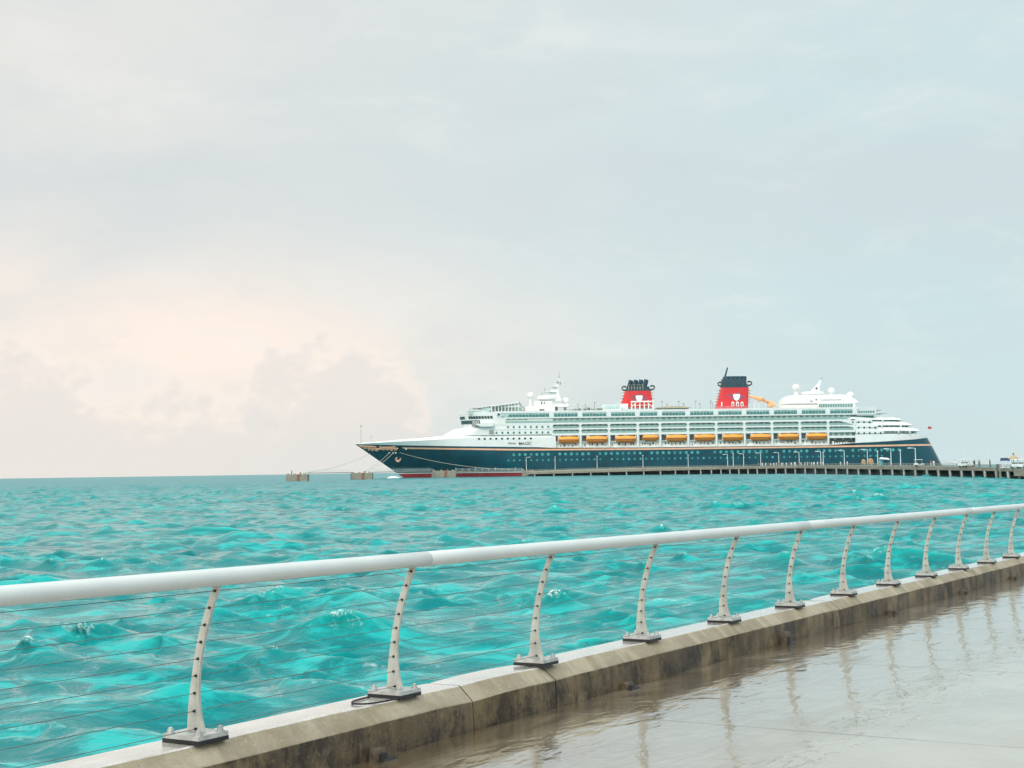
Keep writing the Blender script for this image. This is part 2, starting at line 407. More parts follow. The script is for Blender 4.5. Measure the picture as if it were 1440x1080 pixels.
# promenade: wet concrete slabs
def build_promenade():
    m, g, b = new_mat('wet_promenade')
    tco = g.n('ShaderNodeTexCoord').outputs['Object']
    n = g.noise(tco, .8, 7, .6, .3); f = g.noise(tco, 45, 4, .65)
    c = g.mix(g.sstep(n, .3, .7), (.25, .20, .125, 1), (.39, .335, .25, 1))
    c = g.mix(g.m('MULTIPLY', g.sstep(f, .5, .75), .3), c, (.32, .28, .21, 1))
    silt_refl = g.noise(g.mapv(tco, (.35, 1.2, 1)), 1.0, 6, .65, .7)
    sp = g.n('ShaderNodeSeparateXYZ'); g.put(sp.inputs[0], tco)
    near = g.sstep(g.m('MULTIPLY', sp.outputs[1], -1.0), .3, 3.2, 1, 0)       # silt along the wall foot, plus the wall's dark reflection painted in
    c = g.mix(g.m('MULTIPLY', g.sstep(silt_refl, .25, .52), g.m('MULTIPLY', near, .92)), c, (.07, .042, .015, 1))
    # joints between slabs
    u = g.m('ABSOLUTE', g.m('SUBTRACT', g.m('FRACT', g.m('DIVIDE', g.m('SUBTRACT', sp.outputs[0], 3.45 - 3.65 / 2), 3.65)), .5))
    jn = g.sstep(u, .004, .0015, 0, 1)
    jj = g.m('MULTIPLY', jn, g.sstep(g.noise(tco, 2.2, 3), .35, .6, .25, 1))
    c = g.mix(jj, c, (.03, .022, .014, 1))
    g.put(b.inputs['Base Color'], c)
    # film of rain water: deep pools are mirrors, thinner film is duller
    pool = g.noise(g.mapv(tco, (.32, .75, 1), (2.2, .4, 0)), 1.0, 5, .58, .5)
    pm = g.m('MULTIPLY', g.sstep(pool, .36, .47), g.sstep(g.m('MULTIPLY', sp.outputs[1], -1.0), .25, .9))
    g.put(b.inputs['Roughness'], g.m('ADD', .11, g.m('MULTIPLY', g.m('SUBTRACT', 1.0, pm), .14)))
    b.inputs['IOR'].default_value = 1.36
    b.inputs['Coat Weight'].default_value = 1.0; b.inputs['Coat IOR'].default_value = 3.0; b.inputs['Specular IOR Level'].default_value = .3
    g.put(b.inputs['Coat Roughness'], g.m('ADD', .008, g.m('MULTIPLY', g.m('SUBTRACT', 1.0, pm), .12)))
    rip = g.noise(g.mapv(tco, (1.2, 3.2, 1), rot=(0, 0, -.52)), 1.5, 3, .5, .6)
    rip2 = g.noise(g.mapv(tco, (1, 2.2, 1), rot=(0, 0, -.52)), 7.0, 4, .6)
    hh = g.m('ADD', rip, g.m('MULTIPLY', rip2, .05))
    bp = g.n('ShaderNodeBump'); bp.inputs['Strength'].default_value = .26; bp.inputs['Distance'].default_value = .035
    g.put(bp.inputs['Height'], g.m('SUBTRACT', hh, g.m('MULTIPLY', jn, .3)))
    g.put(b.inputs['Coat Normal'], bp.outputs[0])
    bp2 = g.n('ShaderNodeBump'); bp2.inputs['Strength'].default_value = .25; bp2.inputs['Distance'].default_value = .03
    g.put(bp2.inputs['Height'], g.m('ADD', hh, g.m('MULTIPLY', f, .08))); g.put(b.inputs['Normal'], bp2.outputs[0])
    mb = MB()
    S = list(np.linspace(-26, 64, 91)); N = [.262, .6, 1.2, 2, 3, 4.5, 7, 12, 20, 32]
    for i in range(len(S) - 1):
        for j in range(len(N) - 1):
            mb.face([L(S[i], N[j], GRD), L(S[i], N[j + 1], GRD), L(S[i + 1], N[j + 1], GRD), L(S[i + 1], N[j], GRD)])
    # body of the quay below
    mb.face([L(-26, .262, -6), L(64, .262, -6), L(64, 32, -6), L(-26, 32, -6)])
    mb.face([L(-26, 32, GRD), L(-26, 32, -6), L(64, 32, -6), L(64, 32, GRD)])
    mb.face([L(64, .262, GRD), L(64, 32, GRD), L(64, 32, -6), L(64, .262, -6)])
    mb.face([L(-26, .262, GRD), L(-26, .262, -6), L(-26, 32, -6), L(-26, 32, GRD)])
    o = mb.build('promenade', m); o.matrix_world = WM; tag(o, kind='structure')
    # hairline kerb fillet at the wall foot
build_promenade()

# scupper drains along the wall foot
M_BLACK = mat('black_rubber', (.012, .012, .013), .55, var=.3, scale=8)
M_PIPE = mat('corroded_pipe', (.09, .065, .04), .55, var=.5, scale=25, bump=.4)
def drain(s, n, label, h=.085):
    r = empty('drain_outlet', mat=WM @ Matrix.Translation(L(s, n, GRD)))
    tag(r, label, 'drain outlet', 'drain outlets along the foot of the sea wall')
    mb = MB(); mb.rings([[(x * w, y * w, z) for x, y in ((-.05, -.03), (.05, -.03), (.05, .03), (-.05, .03))] for z, w in ((-.02, 1), (h * .7, 1), (h, .8))])
    mb.build('spout', M_PIPE, r)
    mb = MB(); mb.box(-.032, .032, -.045, -.028, .002, h * .6); mb.build('opening', M_BLACK, r)
    mb = MB(); mb.rings([[(.06 + .10 * math.cos(a) * q * (1 + .2 * math.sin(3 * a)), -.03 + .03 * math.sin(a) * q * (1 + .3 * math.cos(2 * a)), z) for a in np.linspace(0, 2 * math.pi, 12, endpoint=False)] for q, z in ((1, .001), (.8, .012), (.3, .016))])
    mb.build('debris', M_BLACK, r)
for i, (s, lab, h) in enumerate(((1.30, 'dark drain outlet at the wall foot below the second post', .075), (4.72, 'dark low drain outlet at the wall foot below the fourth post', .06),
                  (8.38, 'tall upright drain outlet standing below the sixth post', .125), (12.15, 'small dark drain outlet at the wall foot below the eighth post', .06),
                  (15.82, 'small drain outlet at the wall foot below the tenth post', .05), (19.2, 'farthest drain outlet at the wall foot, by the right edge', .06))):
    drain(s, .315, lab, h)

# railing
M_RAIL = mat('white_powder_coat', (.56, .58, .57), .34, var=.03, scale=3, coat=.2)
M_POST = mat('cream_painted_steel', (.43, .42, .37), .45, var=.14, scale=9, bump=.15)
M_STEEL = mat('galvanised_steel', (.50, .50, .48), .38, metal=.55, var=.2, scale=20)
M_CABLE = mat('dark_steel_cable', (.10, .125, .125), .45, metal=.5, var=.3, scale=30)
rail = empty('railing', mat=WM)
tag(rail, 'white pipe handrail on curved cream posts with steel cables along the sea wall', 'railing')
BASE = .05
left = [(0, 0), (.09, .004), (.172, .012), (.273, .028), (.367, .043), (.464, .065), (.562, .093), (.655, .128), (.775, .178)]
right = [(0, .119), (.05, .101), (.106, .0885), (.183, .080), (.292, .0815), (.367, .091), (.463, .112), (.56, .139), (.655, .172), (.775, .222)]
def lerp(tab, z):
    return float(np.interp(z, [a for a, _ in tab], [b for _, b in tab]))
zz = list(np.linspace(0, .775, 26))
CABZ = [.0135, .106, .2, .292, .382, .471, .562, .653, .743]
CABN = [.093, .069, .057, .065, .082, .106, .137, .170, .206]
def cabn(i): return (lerp(left, CABZ[i]) + lerp(right, CABZ[i])) / 2 + .006
RC_N, RC_H, RR_ = .215, BASE + .775 + .040, .0475
for i in POSTS:
    s = i * DP; T = .008
    mb = MB()
    rings = []
    for z in zz:
        a, b = lerp(left, z), lerp(right, z)
        rings.append([L(s - T, a, BASE + z), L(s - T, b, BASE + z), L(s + T, b, BASE + z), L(s + T, a, BASE + z)])
    mb.rings(rings)
    post = mb.build('post', M_POST, rail)
    mb = MB()                                             # saddle under the handrail
    mb.rings([[L(s + q * .045, .165, h), L(s + q * .045, .25, h), L(s + q * .012, .25, h - .012 * 0), L(s + q * .012, .165, h)] for q, h in ((1, BASE + .790), (1, BASE + .776))]) if False else mb.box(s - .05, s + .05, -.245, -.165, BASE + .774, BASE + .790)
    mb.build('saddle', M_POST, post)
    mb = MB(); mb.box(s - .115, s + .115, -.178, .072, .022, .046)
    o = mb.build('base_plate', M_STEEL, post)
    mb = MB(); mb.box(s - .117, s + .117, -.180, .074, .0, .0215); mb.build('rubber_pad', M_BLACK, post)
    for q, w in ((-.085, .148), (.085, .148), (-.085, -.045), (.085, -.045)):
        mb = MB(); mb.lathe([(.0235, .044), (.0235, .052), (.017, .0525), (.017, .066), (.011, .067), (.011, .074), (.009, .076)], L(s + q, w, 0), 6 if False else 10)
        mb.build('bolt', M_STEEL, post, smooth=40)
    for c in range(9):
        mb = MB(); p = L(s - T - .010, cabn(c), BASE + CABZ[c]); q = L(s - T + .001, cabn(c), BASE + CABZ[c])
        mb.tube([p, q], .0075, 8); mb.build('cable_ferrule', M_BLACK, post, smooth=40)
S0, S1 = -6.0, 33.0
for c in range(9):
    mb = MB(); pts = []
    for k in range(int((S1 - S0) / .46) + 1):
        s = S0 + k * .4627
        ph = (s / DP) % 1.0; sag = -.0025 * math.sin(math.pi * ph)
        pts.append(L(s, cabn(c), BASE + CABZ[c] + sag))
    mb.tube(pts, .0019, 6); mb.build('cable', M_CABLE, rail, smooth=60)
jts = [S0, -5.42, 1.985, 9.39, 16.79, 24.2, S1]
for a, b in zip(jts[:-1], jts[1:]):
    mb = MB(); e = .0022
    pts = [L(a + e, RC_N, RC_H), L(a + e + .004, RC_N, RC_H)] + [L(a + (b - a) * k / 12, RC_N, RC_H) for k in range(1, 12)] + [L(b - e - .004, RC_N, RC_H), L(b - e, RC_N, RC_H)]
    rs = [RR_ - .003, RR_] + [RR_] * 11 + [RR_, RR_ - .003]
    mb.tube(pts, rs, 36); mb.build('handrail_section', M_RAIL, rail, smooth=50)
for a in jts[1:-1]:
    mb = MB(); mb.tube([L(a - .03, RC_N, RC_H), L(a + .03, RC_N, RC_H)], RR_ - .004, 24); mb.build('joint_sleeve', M_CABLE, rail, smooth=50)

# loop of black cable lying by the second post
mb = MB(); pts = []
for k in range(25):
    t = k / 24
    pts.append(L(1.74 - .30 * math.sin(math.pi * t) ** .6 - .03 * t, .165 - .20 * t + .02 * math.sin(6 * t), .007))
mb.tube(pts, .006, 6); o = mb.build('cable_loop', M_BLACK, smooth=60); o.matrix_world = WM
tag(o, 'loop of thin black cable lying on the wall top beside the second post', 'cable')
# ------------------------------------------------------------------ cruise ship (local: x towards the stern, y away from the viewer, z up)
SHIP_Y = 769.0; TRIM = .0025
ship_x = (at(910, 640, SHIP_Y)).x
SM = Matrix.Translation((ship_x, SHIP_Y, 0)) @ Matrix.Rotation(TRIM, 4, 'Y')
SMI = SM.inverted()
ship = empty('cruise_ship', mat=SM)
tag(ship, 'long white and navy cruise ship with two red funnels moored at the pier', 'cruise ship')
def U(px, py, v=-16.0):          # photo pixel seen on the ship's plane y = v -> local (x, z)
    p = SMI @ at(px, py, SHIP_Y + v); return p.x, p.z
def X(px, v=-16.0): return U(px, 620, v)[0]
def Zs(px, py, v=-16.0): return U(px, py, v)[1]

M_WHITE = mat('ship_white_paint', (.745, .755, .735), .32, var=.035, scale=.25)
M_CREAM = mat('deckhouse_cream_paint', (.76, .76, .71), .4, var=.05, scale=.5)
M_NAVY = mat('navy_hull_paint', (.0, .058, .082), .32, var=.22, scale=.12, spec=.3)
M_RED = mat('red_boot_topping', (.30, .03, .035), .45, var=.2, scale=.4)
M_GOLD = mat('gold_hull_stripe', (.80, .43, .27), .4, var=.08, scale=.6)
M_GLASS = mat('teal_window_glass', (.05, .19, .18), .12, var=.35, scale=.9)
M_DARKG = mat('dark_window_glass', (.015, .055, .055), .12, var=.5, scale=1.3)
M_PORT = mat('lit_porthole_glass', (.05, .30, .30), .2, var=.35, scale=.3)
M_PALEG = mat('pale_screen_glass', (.42, .58, .55), .15, var=.2, scale=.5)
M_GREY = mat('grey_deck_fittings', (.30, .32, .29), .5, var=.35, scale=1.2)
M_DARK = mat('dark_recess_fittings', (.06, .08, .075), .5, var=.5, scale=1.5)
M_FRED = mat('red_funnel_paint', (.64, .016, .020), .35, var=.08, scale=.4, coat=.3)
M_FNAVY = mat('navy_funnel_paint', (.010, .045, .065), .35, var=.3, scale=.6)
M_EMB = mat('violet_grey_emblem_paint', (.16, .10, .20), .5, var=.1, scale=.6)
M_DECK = mat('teak_deck', (.36, .27, .17), .6, var=.15, scale=.8)
M_ORANGE = mat('orange_slide', (.74, .38, .17), .35, var=.1, scale=.6)

# balcony front: tinted glass rails with doors and dividers behind, one cabin every 2.9 m
def balcony_mat():
    m, g, b = new_mat('balcony_front')
    tco = g.n('ShaderNodeTexCoord').outputs['Object']
    sp = g.n('ShaderNodeSeparateXYZ'); g.put(sp.inputs[0], tco)
    u = g.m('FRACT', g.m('DIVIDE', sp.outputs[0], 2.9)); cell = g.m('FLOOR', g.m('DIVIDE', sp.outputs[0], 2.9))
    wn = g.n('ShaderNodeTexWhiteNoise', noise_dimensions='2D'); g.put(wn.inputs['Vector'], g.comb(cell, g.m('FLOOR', g.m('DIVIDE', sp.outputs[2], 2.6)), 0))
    door = g.m('MULTIPLY', g.sstep(u, .18, .22), g.sstep(u, .80, .76))
    c = g.mix(door, (.42, .50, .46, 1), g.mix(wn.outputs['Value'], (.10, .20, .185, 1), (.26, .36, .33, 1)))
    n = g.noise(tco, 1.7, 4, .7)
    c = g.mix(g.sstep(n, .56, .72, 0, .6), c, (.05, .10, .09, 1))
    g.put(b.inputs['Base Color'], c); b.inputs['Roughness'].default_value = .3
    return m
M_BALC = balcony_mat()
def glass_mat():
    m, g, b = new_mat('balcony_glass')
    b.inputs['Base Color'].default_value = (.34, .52, .48, 1); b.inputs['Roughness'].default_value = .08
    b.inputs['Alpha'].default_value = .62
    return m
M_BGL = glass_mat()

# ---- hull
XST0, _ = U(566, 671, 0); XST1, ZST1 = U(500, 625, 0)
STERN = sorted([(Zs(p, q, 0), X(p, 0)) for p, q in ((1302, 614.5), (1306, 621), (1316, 640), (1321, 650), (1325, 658), (1326, 668), (1324, 674))])
def xs(z): return XST0 + (XST1 - XST0) * max(z, -1.5) / ZST1
def xe(z): return float(np.interp(z, [a for a, _ in STERN], [b for _, b in STERN]))
def hb(x, z):                   # half breadth
    zt = min(max(z / 17.0, 0), 1.15)
    t = min(max((x - xs(z)) / (80 - 26 * zt), 0), 1)
    b = 16.0 * math.sin(t * math.pi / 2) ** (1.15 - .45 * zt)
    e = min(max((xe(z) - x) / (26 - 10 * zt), 0), 1)
    return max(b * math.sqrt(max(1 - (1 - e) ** 2.2, 0)), .03)
def curve(tab, v=-14):
    pts = sorted([U(p, q, v * min(1, max(0, (p - 500) / 180)) if p < 680 else (v if p < 1290 else -8)) for p, q in tab])
    return lambda x: float(np.interp(x, [a for a, _ in pts], [b for _, b in pts]))
G_Y = [(500, 627.6), (560, 630.2), (600, 630.9), (650, 631.5), (730, 632.5), (900, 631.6), (1120, 628.8), (1205, 627.4), (1301, 625.8), (1325, 625.4)]
Z_GB = curve([(p, q + 1.15) for p, q in G_Y]); Z_GT = curve([(p, q - 1.15) for p, q in G_Y])
Z_NT = curve([(500, 625), (560, 626.4), (640, 627.7), (757, 628.9), (776, 629.8), (900, 629.4), (1165, 626.2), (1203, 622.8), (1250, 620.4), (1285, 617.9), (1304, 615.6), (1325, 615.2)])
Z_KN = curve([(500, 624.5), (560, 621.6), (615, 618.6), (640, 617), (673, 615.6), (776, 615), (900, 613)])
Z_TP = curve([(500, 624.0), (520, 622.3), (555, 619.3), (590, 616.4), (620, 613.8), (640, 612.2), (776, 611)])
def row(zf, u):
    z = 10.0; x = 0
    z0 = zf(xs(8)) ; xa = xs(z0)
    for _ in range(12): xa = xs(zf(xa))
    xb = xe(zf(xe(10)))
    for _ in range(12): xb = xe(zf(xb))
    x = xa + (xb - xa) * u; z = zf(x)
    return x, hb(x, z), z
UU = [0, .004, .01, .02, .035] + list(np.linspace(.05, .95, 61)) + [.965, .978, .988, .995, 1]
def hull_mesh(mb, rows, mats, u0=0, u1=1, off=0.0, tumble=None):
    us = [q for q in UU if u0 <= q <= u1]
    for side in (-1, 1):
        gr = [[(lambda r: (r[0], side * (r[1] + off - (tumble or {}).get(k, 0) * min(1, r[1])), r[2]))(row(zf, q)) for q in us] for k, zf in enumerate(rows)]
        for k in range(len(rows) - 1):
            for j in range(len(us) - 1):
                mb.face([gr[k][j], gr[k][j + 1], gr[k + 1][j + 1], gr[k + 1][j]], mats[k])
    return us
cz = lambda c: (lambda x: c)
mb = MB()
hrows = [cz(-2.0), cz(0.0), cz(1.7), cz(2.15)] + [(lambda t: (lambda x: 2.15 + (Z_GB(x) - 2.15) * t))(t) for t in (.15, .35, .6, .8, 1.0)] + [Z_GT, Z_NT]
hull_mesh(mb, hrows, [0, 0, 1, 2, 2, 2, 2, 2, 2, 2])
hull = mb.build('hull', [M_RED, M_WHITE, M_NAVY], ship, smooth=45)
mb = MB(); hull_mesh(mb, [Z_GB, Z_GT], [0], .075, .999, .05)
mb.build('gold_stripe', M_GOLD, hull)
# white bow bulwark with a knuckle, and the fore deck inside it
UF = (X(776) - X(500, 0)) / (X(1302, 0) - X(500, 0))
mb = MB(); hull_mesh(mb, [Z_NT, Z_KN, Z_TP], [0, 0], 0, UF + .012, 0, {2: .9})
us = [q for q in UU if q <= UF + .012]
for a, b in zip(us[:-1], us[1:]):
    ra, rb = row(Z_TP, a), row(Z_TP, b)
    mb.face([(ra[0], -ra[1] + .9 * min(1, ra[1]), ra[2]), (rb[0], -rb[1] + .9 * min(1, rb[1]), rb[2]), (rb[0], rb[1] - .9 * min(1, rb[1]), rb[2]), (ra[0], ra[1] - .9 * min(1, ra[1]), ra[2])])
mb.build('bow_bulwark', M_WHITE, ship, smooth=30)

def onhull(px, py, off=.06):
    v = -8.0
    for _ in range(25):
        x, z = U(px, py, v); v = .5 * v - .5 * (hb(x, z) + off)
    return Vector((x, v, z))
# gold scrollwork on the bow, drawn as curling tendrils
mb = MB()
def curl(px, py, r, a0, turns, rad, sgn=1):
    pts = []
    for k in range(22):
        t = k / 21; a = a0 + sgn * turns * 2 * math.pi * t; rr = r * (1 - .72 * t)
        pts.append(onhull(px + rr * math.cos(a), py + .8 * rr * math.sin(a), .12))
    mb.tube(pts, [1.35 * rad * (1 - .5 * k / 21) for k in range(22)], 5)
def strand(p, rad):
    q = []
    for (a, b) in zip(p[:-1], p[1:]):
        for k in range(6): q.append(onhull(a[0] + (b[0] - a[0]) * k / 6, a[1] + (b[1] - a[1]) * k / 6, .12))
    q.append(onhull(*p[-1], .12)); mb.tube(q, rad, 5)
strand([(507, 627.2), (514, 629.5), (522, 630.5), (532, 631.4), (545, 631.2), (560, 630.6)], .42)
strand([(505, 626.6), (515, 627.4), (526, 628.2)], .36); strand([(538, 629.0), (548, 629.2), (556, 628.4)], .34)
for c in ((513, 629.6, 2.0, 0, 1.1, .30, 1), (518.5, 630.8, 2.2, 2, 1.2, .32, -1), (524, 631.4, 2.5, 1, 1.2, .34, 1), (530, 632.0, 2.6, 3, 1.2, .34, -1), (535, 629.0, 2.0, 0, 1.1, .28, 1),
          (539, 631.4, 2.5, 4, 1.2, .32, 1), (545, 630.4, 2.5, 2, 1.2, .32, -1), (551, 631.6, 2.4, 1, 1.1, .3, 1), (556, 632.6, 1.9, 0, 1.1, .28, -1), (528, 629, 1.7, 2, 1.1, .26, 1), (554.5, 629.2, 1.6, 2, 1.0, .26, 1), (520, 628.6, 1.4, 0, 1, .26, 1)): curl(*c)
mb.build('gold_scrollwork', M_GOLD, hull, smooth=60)
mb = MB(); pts = []; rad = []
for k in range(20):
    a = R(-25 + 265 * k / 19); pts.append(onhull(560.2 + 2.9 * math.cos(a), 645.6 + 2.9 * math.sin(a), .2)); rad.append(.15 + .62 * math.sin(math.pi * (k + .7) / 20.4))
mb.tube(pts, rad, 8); mb.build('gold_crescent', M_GOLD, hull, smooth=60)
for px, py in ((547.5, 636.6), (553, 636.7), (556.6, 636.6), (571.3, 631.2)):
    p = onhull(px, py, .0); mb = MB(); mb.lathe([(.30, -.05), (.52, 0), (.52, .18), (.30, .2)], (0, 0, 0), 12)
    o = mb.build('fairlead', M_WHITE, hull); o.location = p; o.rotation_euler = (R(90), 0, R(-35))

# ---- portholes
PORT = []
def porthole(px, py, r, m, flat=True, parent=None):
    if flat: x, z = U(px, py, -16.0); p = Vector((x, -16.06, z))
    else: p = onhull(px, py, .03)
    PORT.append((p, r, m))
for k in range(8): porthole(714.4 + 8.06 * k, 600.5 - .05 * k, .54, M_GLASS)
for k in range(10): porthole(698.3 + 8.06 * k, 608.6 - .07 * k, .54, M_GLASS)
for k in range(10): porthole(673.6 + 8.1 * k, 617.2 - .08 * k, .58, M_DARKG, False)
porthole(1199.3, 593.7, .46, M_DARKG); 
for k in range(3): porthole(1207.3 + 7.75 * k, 593.6 - .06 * k, .48, M_DARKG)
for k in range(4): porthole(1207.5 + 7.75 * k, 601.4 - .1 * k, .48, M_DARKG)
for k in range(5): porthole(1207.5 + 7.75 * k, 609 - .1 * k, .48, M_DARKG)
for k in range(69):
    px = 722.6 + 8.08 * k
    if k not in (7, 14, 23, 33, 34, 45, 46, 52, 58) and px < 1272: porthole(px, 639.4 - .0128 * (px - 722), random.uniform(.68, .82), M_PORT, False)
    px = 690.6 + 8.08 * k
    if px < 1282 and k not in (0, 1, 2, 20, 47): porthole(px, 647.9 - .0128 * (px - 690), random.uniform(.42, .58), M_PORT, False)
def disc_mesh(mb, p, r, seg=12):
    a = [(p.x + r * math.cos(2 * math.pi * k / seg), p.z + r * math.sin(2 * math.pi * k / seg)) for k in range(seg)]
    mb.prism(a, p.y - .05, p.y + .25)
rest = MB()
order = sorted(range(len(PORT)), key=lambda i: -PORT[i][1] - (1 if PORT[i][2] is not M_PORT else 0))
for n, i in enumerate(order):
    p, r, m = PORT[i]
    if n < 100:
        mb = MB(); disc_mesh(mb, p, r); mb.build('porthole', m, ship)
    else: disc_mesh(rest, p, r, 10)
o = rest.build('porthole_field', M_PORT, ship); o['kind'] = 'stuff'

# ---- superstructure, from deck lines read off the photograph
T1, WT, WB, UB, SB, VB, AB_, A2, BB, B2, RT, FL = 32.6, 31.5, 29.45, 28.8, 26.5, 25.6, 23.6, 22.95, 21.05, 20.0, 19.9, 13.9
PIL = [776, 816.3, 856.7, 897.1, 928.4, 967.8, 1007.4, 1047.2, 1086, 1125.2, 1165, 1203]
XP = [X(p) for p in PIL]
XE = X(1203)
core = MB()
core.box(X(752), XE + 1, -13.9, 13.9, FL - .6, UB - .1)
core.build('deckhouse', M_CREAM, ship)
def plate(mb, pts, v0=-16.0, v1=-15.55):       # a polygon (px, z) of the side shell, both sides of the ship
    poly = [(x, z) for x, z in pts]
    mb.prism(poly, v0, v1); mb.prism([(x, z) for x, z in reversed(poly)], -v1, -v0)
def slab(name, z0, z1, xa, xb, m=M_WHITE):
    mb = MB(); mb.box(xa, xb, -16.0, 16.0, z0, z1); return mb.build(name, m, ship)
slab('deck_edge', SB - .9, SB, X(690), XE); slab('deck_edge', A2, AB_, XP[0], XE); slab('deck_edge', B2, BB, XP[0], XE)
slab('deck_edge', UB, WB, X(697), X(1232)); slab('deck_edge', FL - .55, FL, X(757), XE)
# window row under the sun deck
mb = MB(); mb.box(X(703), X(1209), -15.7, 15.7, WB, WT + .02); mb.build('window_band', M_PALEG, ship)
slab('deck_edge', WT + .02, T1, X(697), X(1209))
for k in range(len(PIL)):
    w = 2.3
    for nm, p, z0, z1, ww, y in (('pillar', XP[k], WB - .02, WT + .04, w, 16.06),):
        if 760 < PIL[k]:
            mb = MB(); mb.box(p - ww / 2, p + ww / 2, -y, -15.3, z0, z1); mb.box(p - ww / 2, p + ww / 2, 15.3, y, z0, z1); mb.build(nm, M_WHITE, ship)
edges = [X(712)] + XP[:-1] + [X(1206)]
for a, b in zip(edges[:-1], edges[1:]):
    if b - a < 3: continue
    mb = MB(); mb.box(a + 1.35, b - 1.35, -15.86, -15.6, WB + .12, WT - .62)
    n = max(2, int((b - a) / 1.9)); 
    o = mb.build('window', M_GLASS, ship)
    mm = MB()
    for j in range(1, n): mm.box(a + 1.35 + (b - a - 2.7) * j / n - .05, a + 1.35 + (b - a - 2.7) * j / n + .05, -15.9, -15.862, WB + .12, WT - .1)
    mm.build('mullion', M_WHITE, o)
# promenade strip below it
mb = MB(); mb.box(X(711), X(1197), -15.3, -14.0, SB + .001, UB - .001); mb.build('window_band', M_BALC, ship)
mb = MB(); mb.box(X(711), X(1197), -15.96, -15.88, SB + .02, SB + 1.15); mb.build('balcony_glass', M_BGL, ship)
n = 0
# balconies
for (z0, z1) in ((AB_, SB - .9), (BB, A2)):
    for k in range(11):
        a, b = XP[k] + .45, XP[k + 1] - .45
        mb = MB(); mb.box(a - .4, b + .4, -14.6, -13.95, z0 + .002, z1 - .002); mb.build('balcony_front', M_BALC, ship)
        mb = MB(); mb.box(a, b, -15.93, -15.86, z0 + .02, z0 + 1.12); mb.build('balcony_glass', M_BGL, ship)
    for k in range(12):
        mb = MB(); p = XP[k]
        mb.box(p - .45, p + .45, -16.05, -14.0, z0 - .02, z1 + .02)
        # rounded corners of the openings
        for sx in (-1, 1):
            for zz_, sz in ((z1 - .004, -1), (z0 + .004, 1)):
                mb.prism([(p + sx * .44, zz_), (p + sx * 1.15, zz_), (p + sx * .44, zz_ + sz * .62)], -16.03, -15.6)
        mb.build('pillar', M_WHITE, ship)
# third balcony row aft of the boats, with mooring deck below
za, zb = Zs(1184, 612.7), Zs(1184, 608.0)
slab('deck_edge', Zs(1184, 615.8), za, XP[10] + .5, XE)
mb = MB(); mb.box(XP[10], XE, -14.8, -14.0, za, B2 - .01); mb.build('balcony_front', M_BALC, ship)
mb = MB(); mb.box(XP[10], XE, -14.4, -14.0, FL + .01, za - 1); mb.build('machinery_bay', M_DARK, ship)
mb = MB()
for k in range(9):
    q = XP[10] + 2.0 + k * 1.35; h = random.uniform(.8, 2.0); mb.box(q, q + .95, -15.4, -14.5, FL + .02, FL + h)
    if k % 3 == 1: mb.box(q, q + .5, -15.2, -14.7, FL + 2.5, FL + 3.2)
mb.build('winch', M_WHITE, ship)
# boat deck wall with its small windows and doors
mb = MB(); mb.box(X(776), XP[10], -14.25, -13.95, FL + .01, B2 - .01); mb.build('boat_deck_wall', M_CREAM, ship)
for k in range(11):
    p = XP[k]; mb = MB(); mb.box(p - .45, p + .45, -16.05, -14.2, FL - .02, B2 + .02)
    mb.build('pillar', M_WHITE, ship)
for k in range(10):
    a, b = XP[k], XP[k + 1]
    mb = MB()
    for j in range(6):
        q = a + 2 + (b - a - 4) * j / 5 + random.uniform(-.6, .6); z = FL + random.uniform(.5, 1.3); w = random.uniform(.3, .8)
        mb.box(q, q + w, -14.42, -14.2, z, z + random.uniform(.5, 1.3))
    mb.box(a + .9, a + 2.9, -14.6, -14.2, FL + 3.1, RT - .3)
    mb.box(a + 4.4, b - 1.2, -15.4, -14.2, RT - .55, RT + .08)  # dark box stands for the shadow and davit gear above the boat
    mb.build('boat_deck_fittings', M_DARK, ship)
    mb = MB(); mb.box(a + .55, a + .8, -15.6, -14.3, FL + 3.0, RT); mb.box(a + 3.1, a + 3.5, -15.7, -14.3, FL + 2.6, RT); mb.box(a + 3.3, a + 4.6, -15.75, -15.2, RT - .75, RT - .1)
    mb.box(b - 1.25, b - .75, -15.75, -14.3, FL + 2.8, RT - .1); mb.box(a + .6, a + 3.1, -15.5, -14.4, FL + 2.75, FL + 3.0)
    mb.build('davit', M_WHITE, ship)
# open mooring deck between the bow side and the first boat
mb = MB(); mb.box(X(757), X(776) - .5, -14.3, -13.9, FL + .01, RT); mb.build('machinery_bay', M_GREY, ship)
mb = MB(); xa, xb = X(757), X(776)
for z in (FL + 1.0, FL + 2.9, FL + 4.8): mb.box(xa, xb - .5, -15.9, -14.4, z, z + .35)
for k in range(6):
    q = xa + .6 + k * 1.1; mb.box(q, q + .3, -15.8, -14.5, FL + .01, RT - .3)
mb.build('ramp', M_CREAM, ship)

# ---- forward superstructure with the bridge: stacked outlines with a rounded front
def outline(xf, xb, half, a=17.0, nn=14):
    pts = []
    for k in range(nn + 1):
        t = math.pi / 2 * k / nn
        pts.append((xf + a * (1 - math.cos(t)), -half * math.sin(t)))
    star = pts + [(xb, -half), (xb, half)] + [(x, -y) for x, y in reversed(pts[1:])]
    return star
FZ = [(Zs(622, 613.6, 0), X(622, 0), 17.0), (Zs(628, 609.5, 0), X(628, 0), 16), (Zs(635, 605.5, 0), X(635, 0), 15), (Zs(643, 603.0, 0), X(643, 0), 14), (Zs(650, 601.6, 0), X(650.5, 0), 14)]
zbr = Zs(649.5, 597.2, 0)
mb = MB()
rings = [[(x, y, z) for x, y in outline(xf, X(778), 15.93 - .0 * k, a)] for k, (z, xf, a) in enumerate(FZ)]
rings.append([(x, y, zbr) for x, y in outline(X(649.5, 0), X(778), 15.93, 14)])
mb.rings(rings); fwd = mb.build('forward_house', M_WHITE, ship, smooth=28)
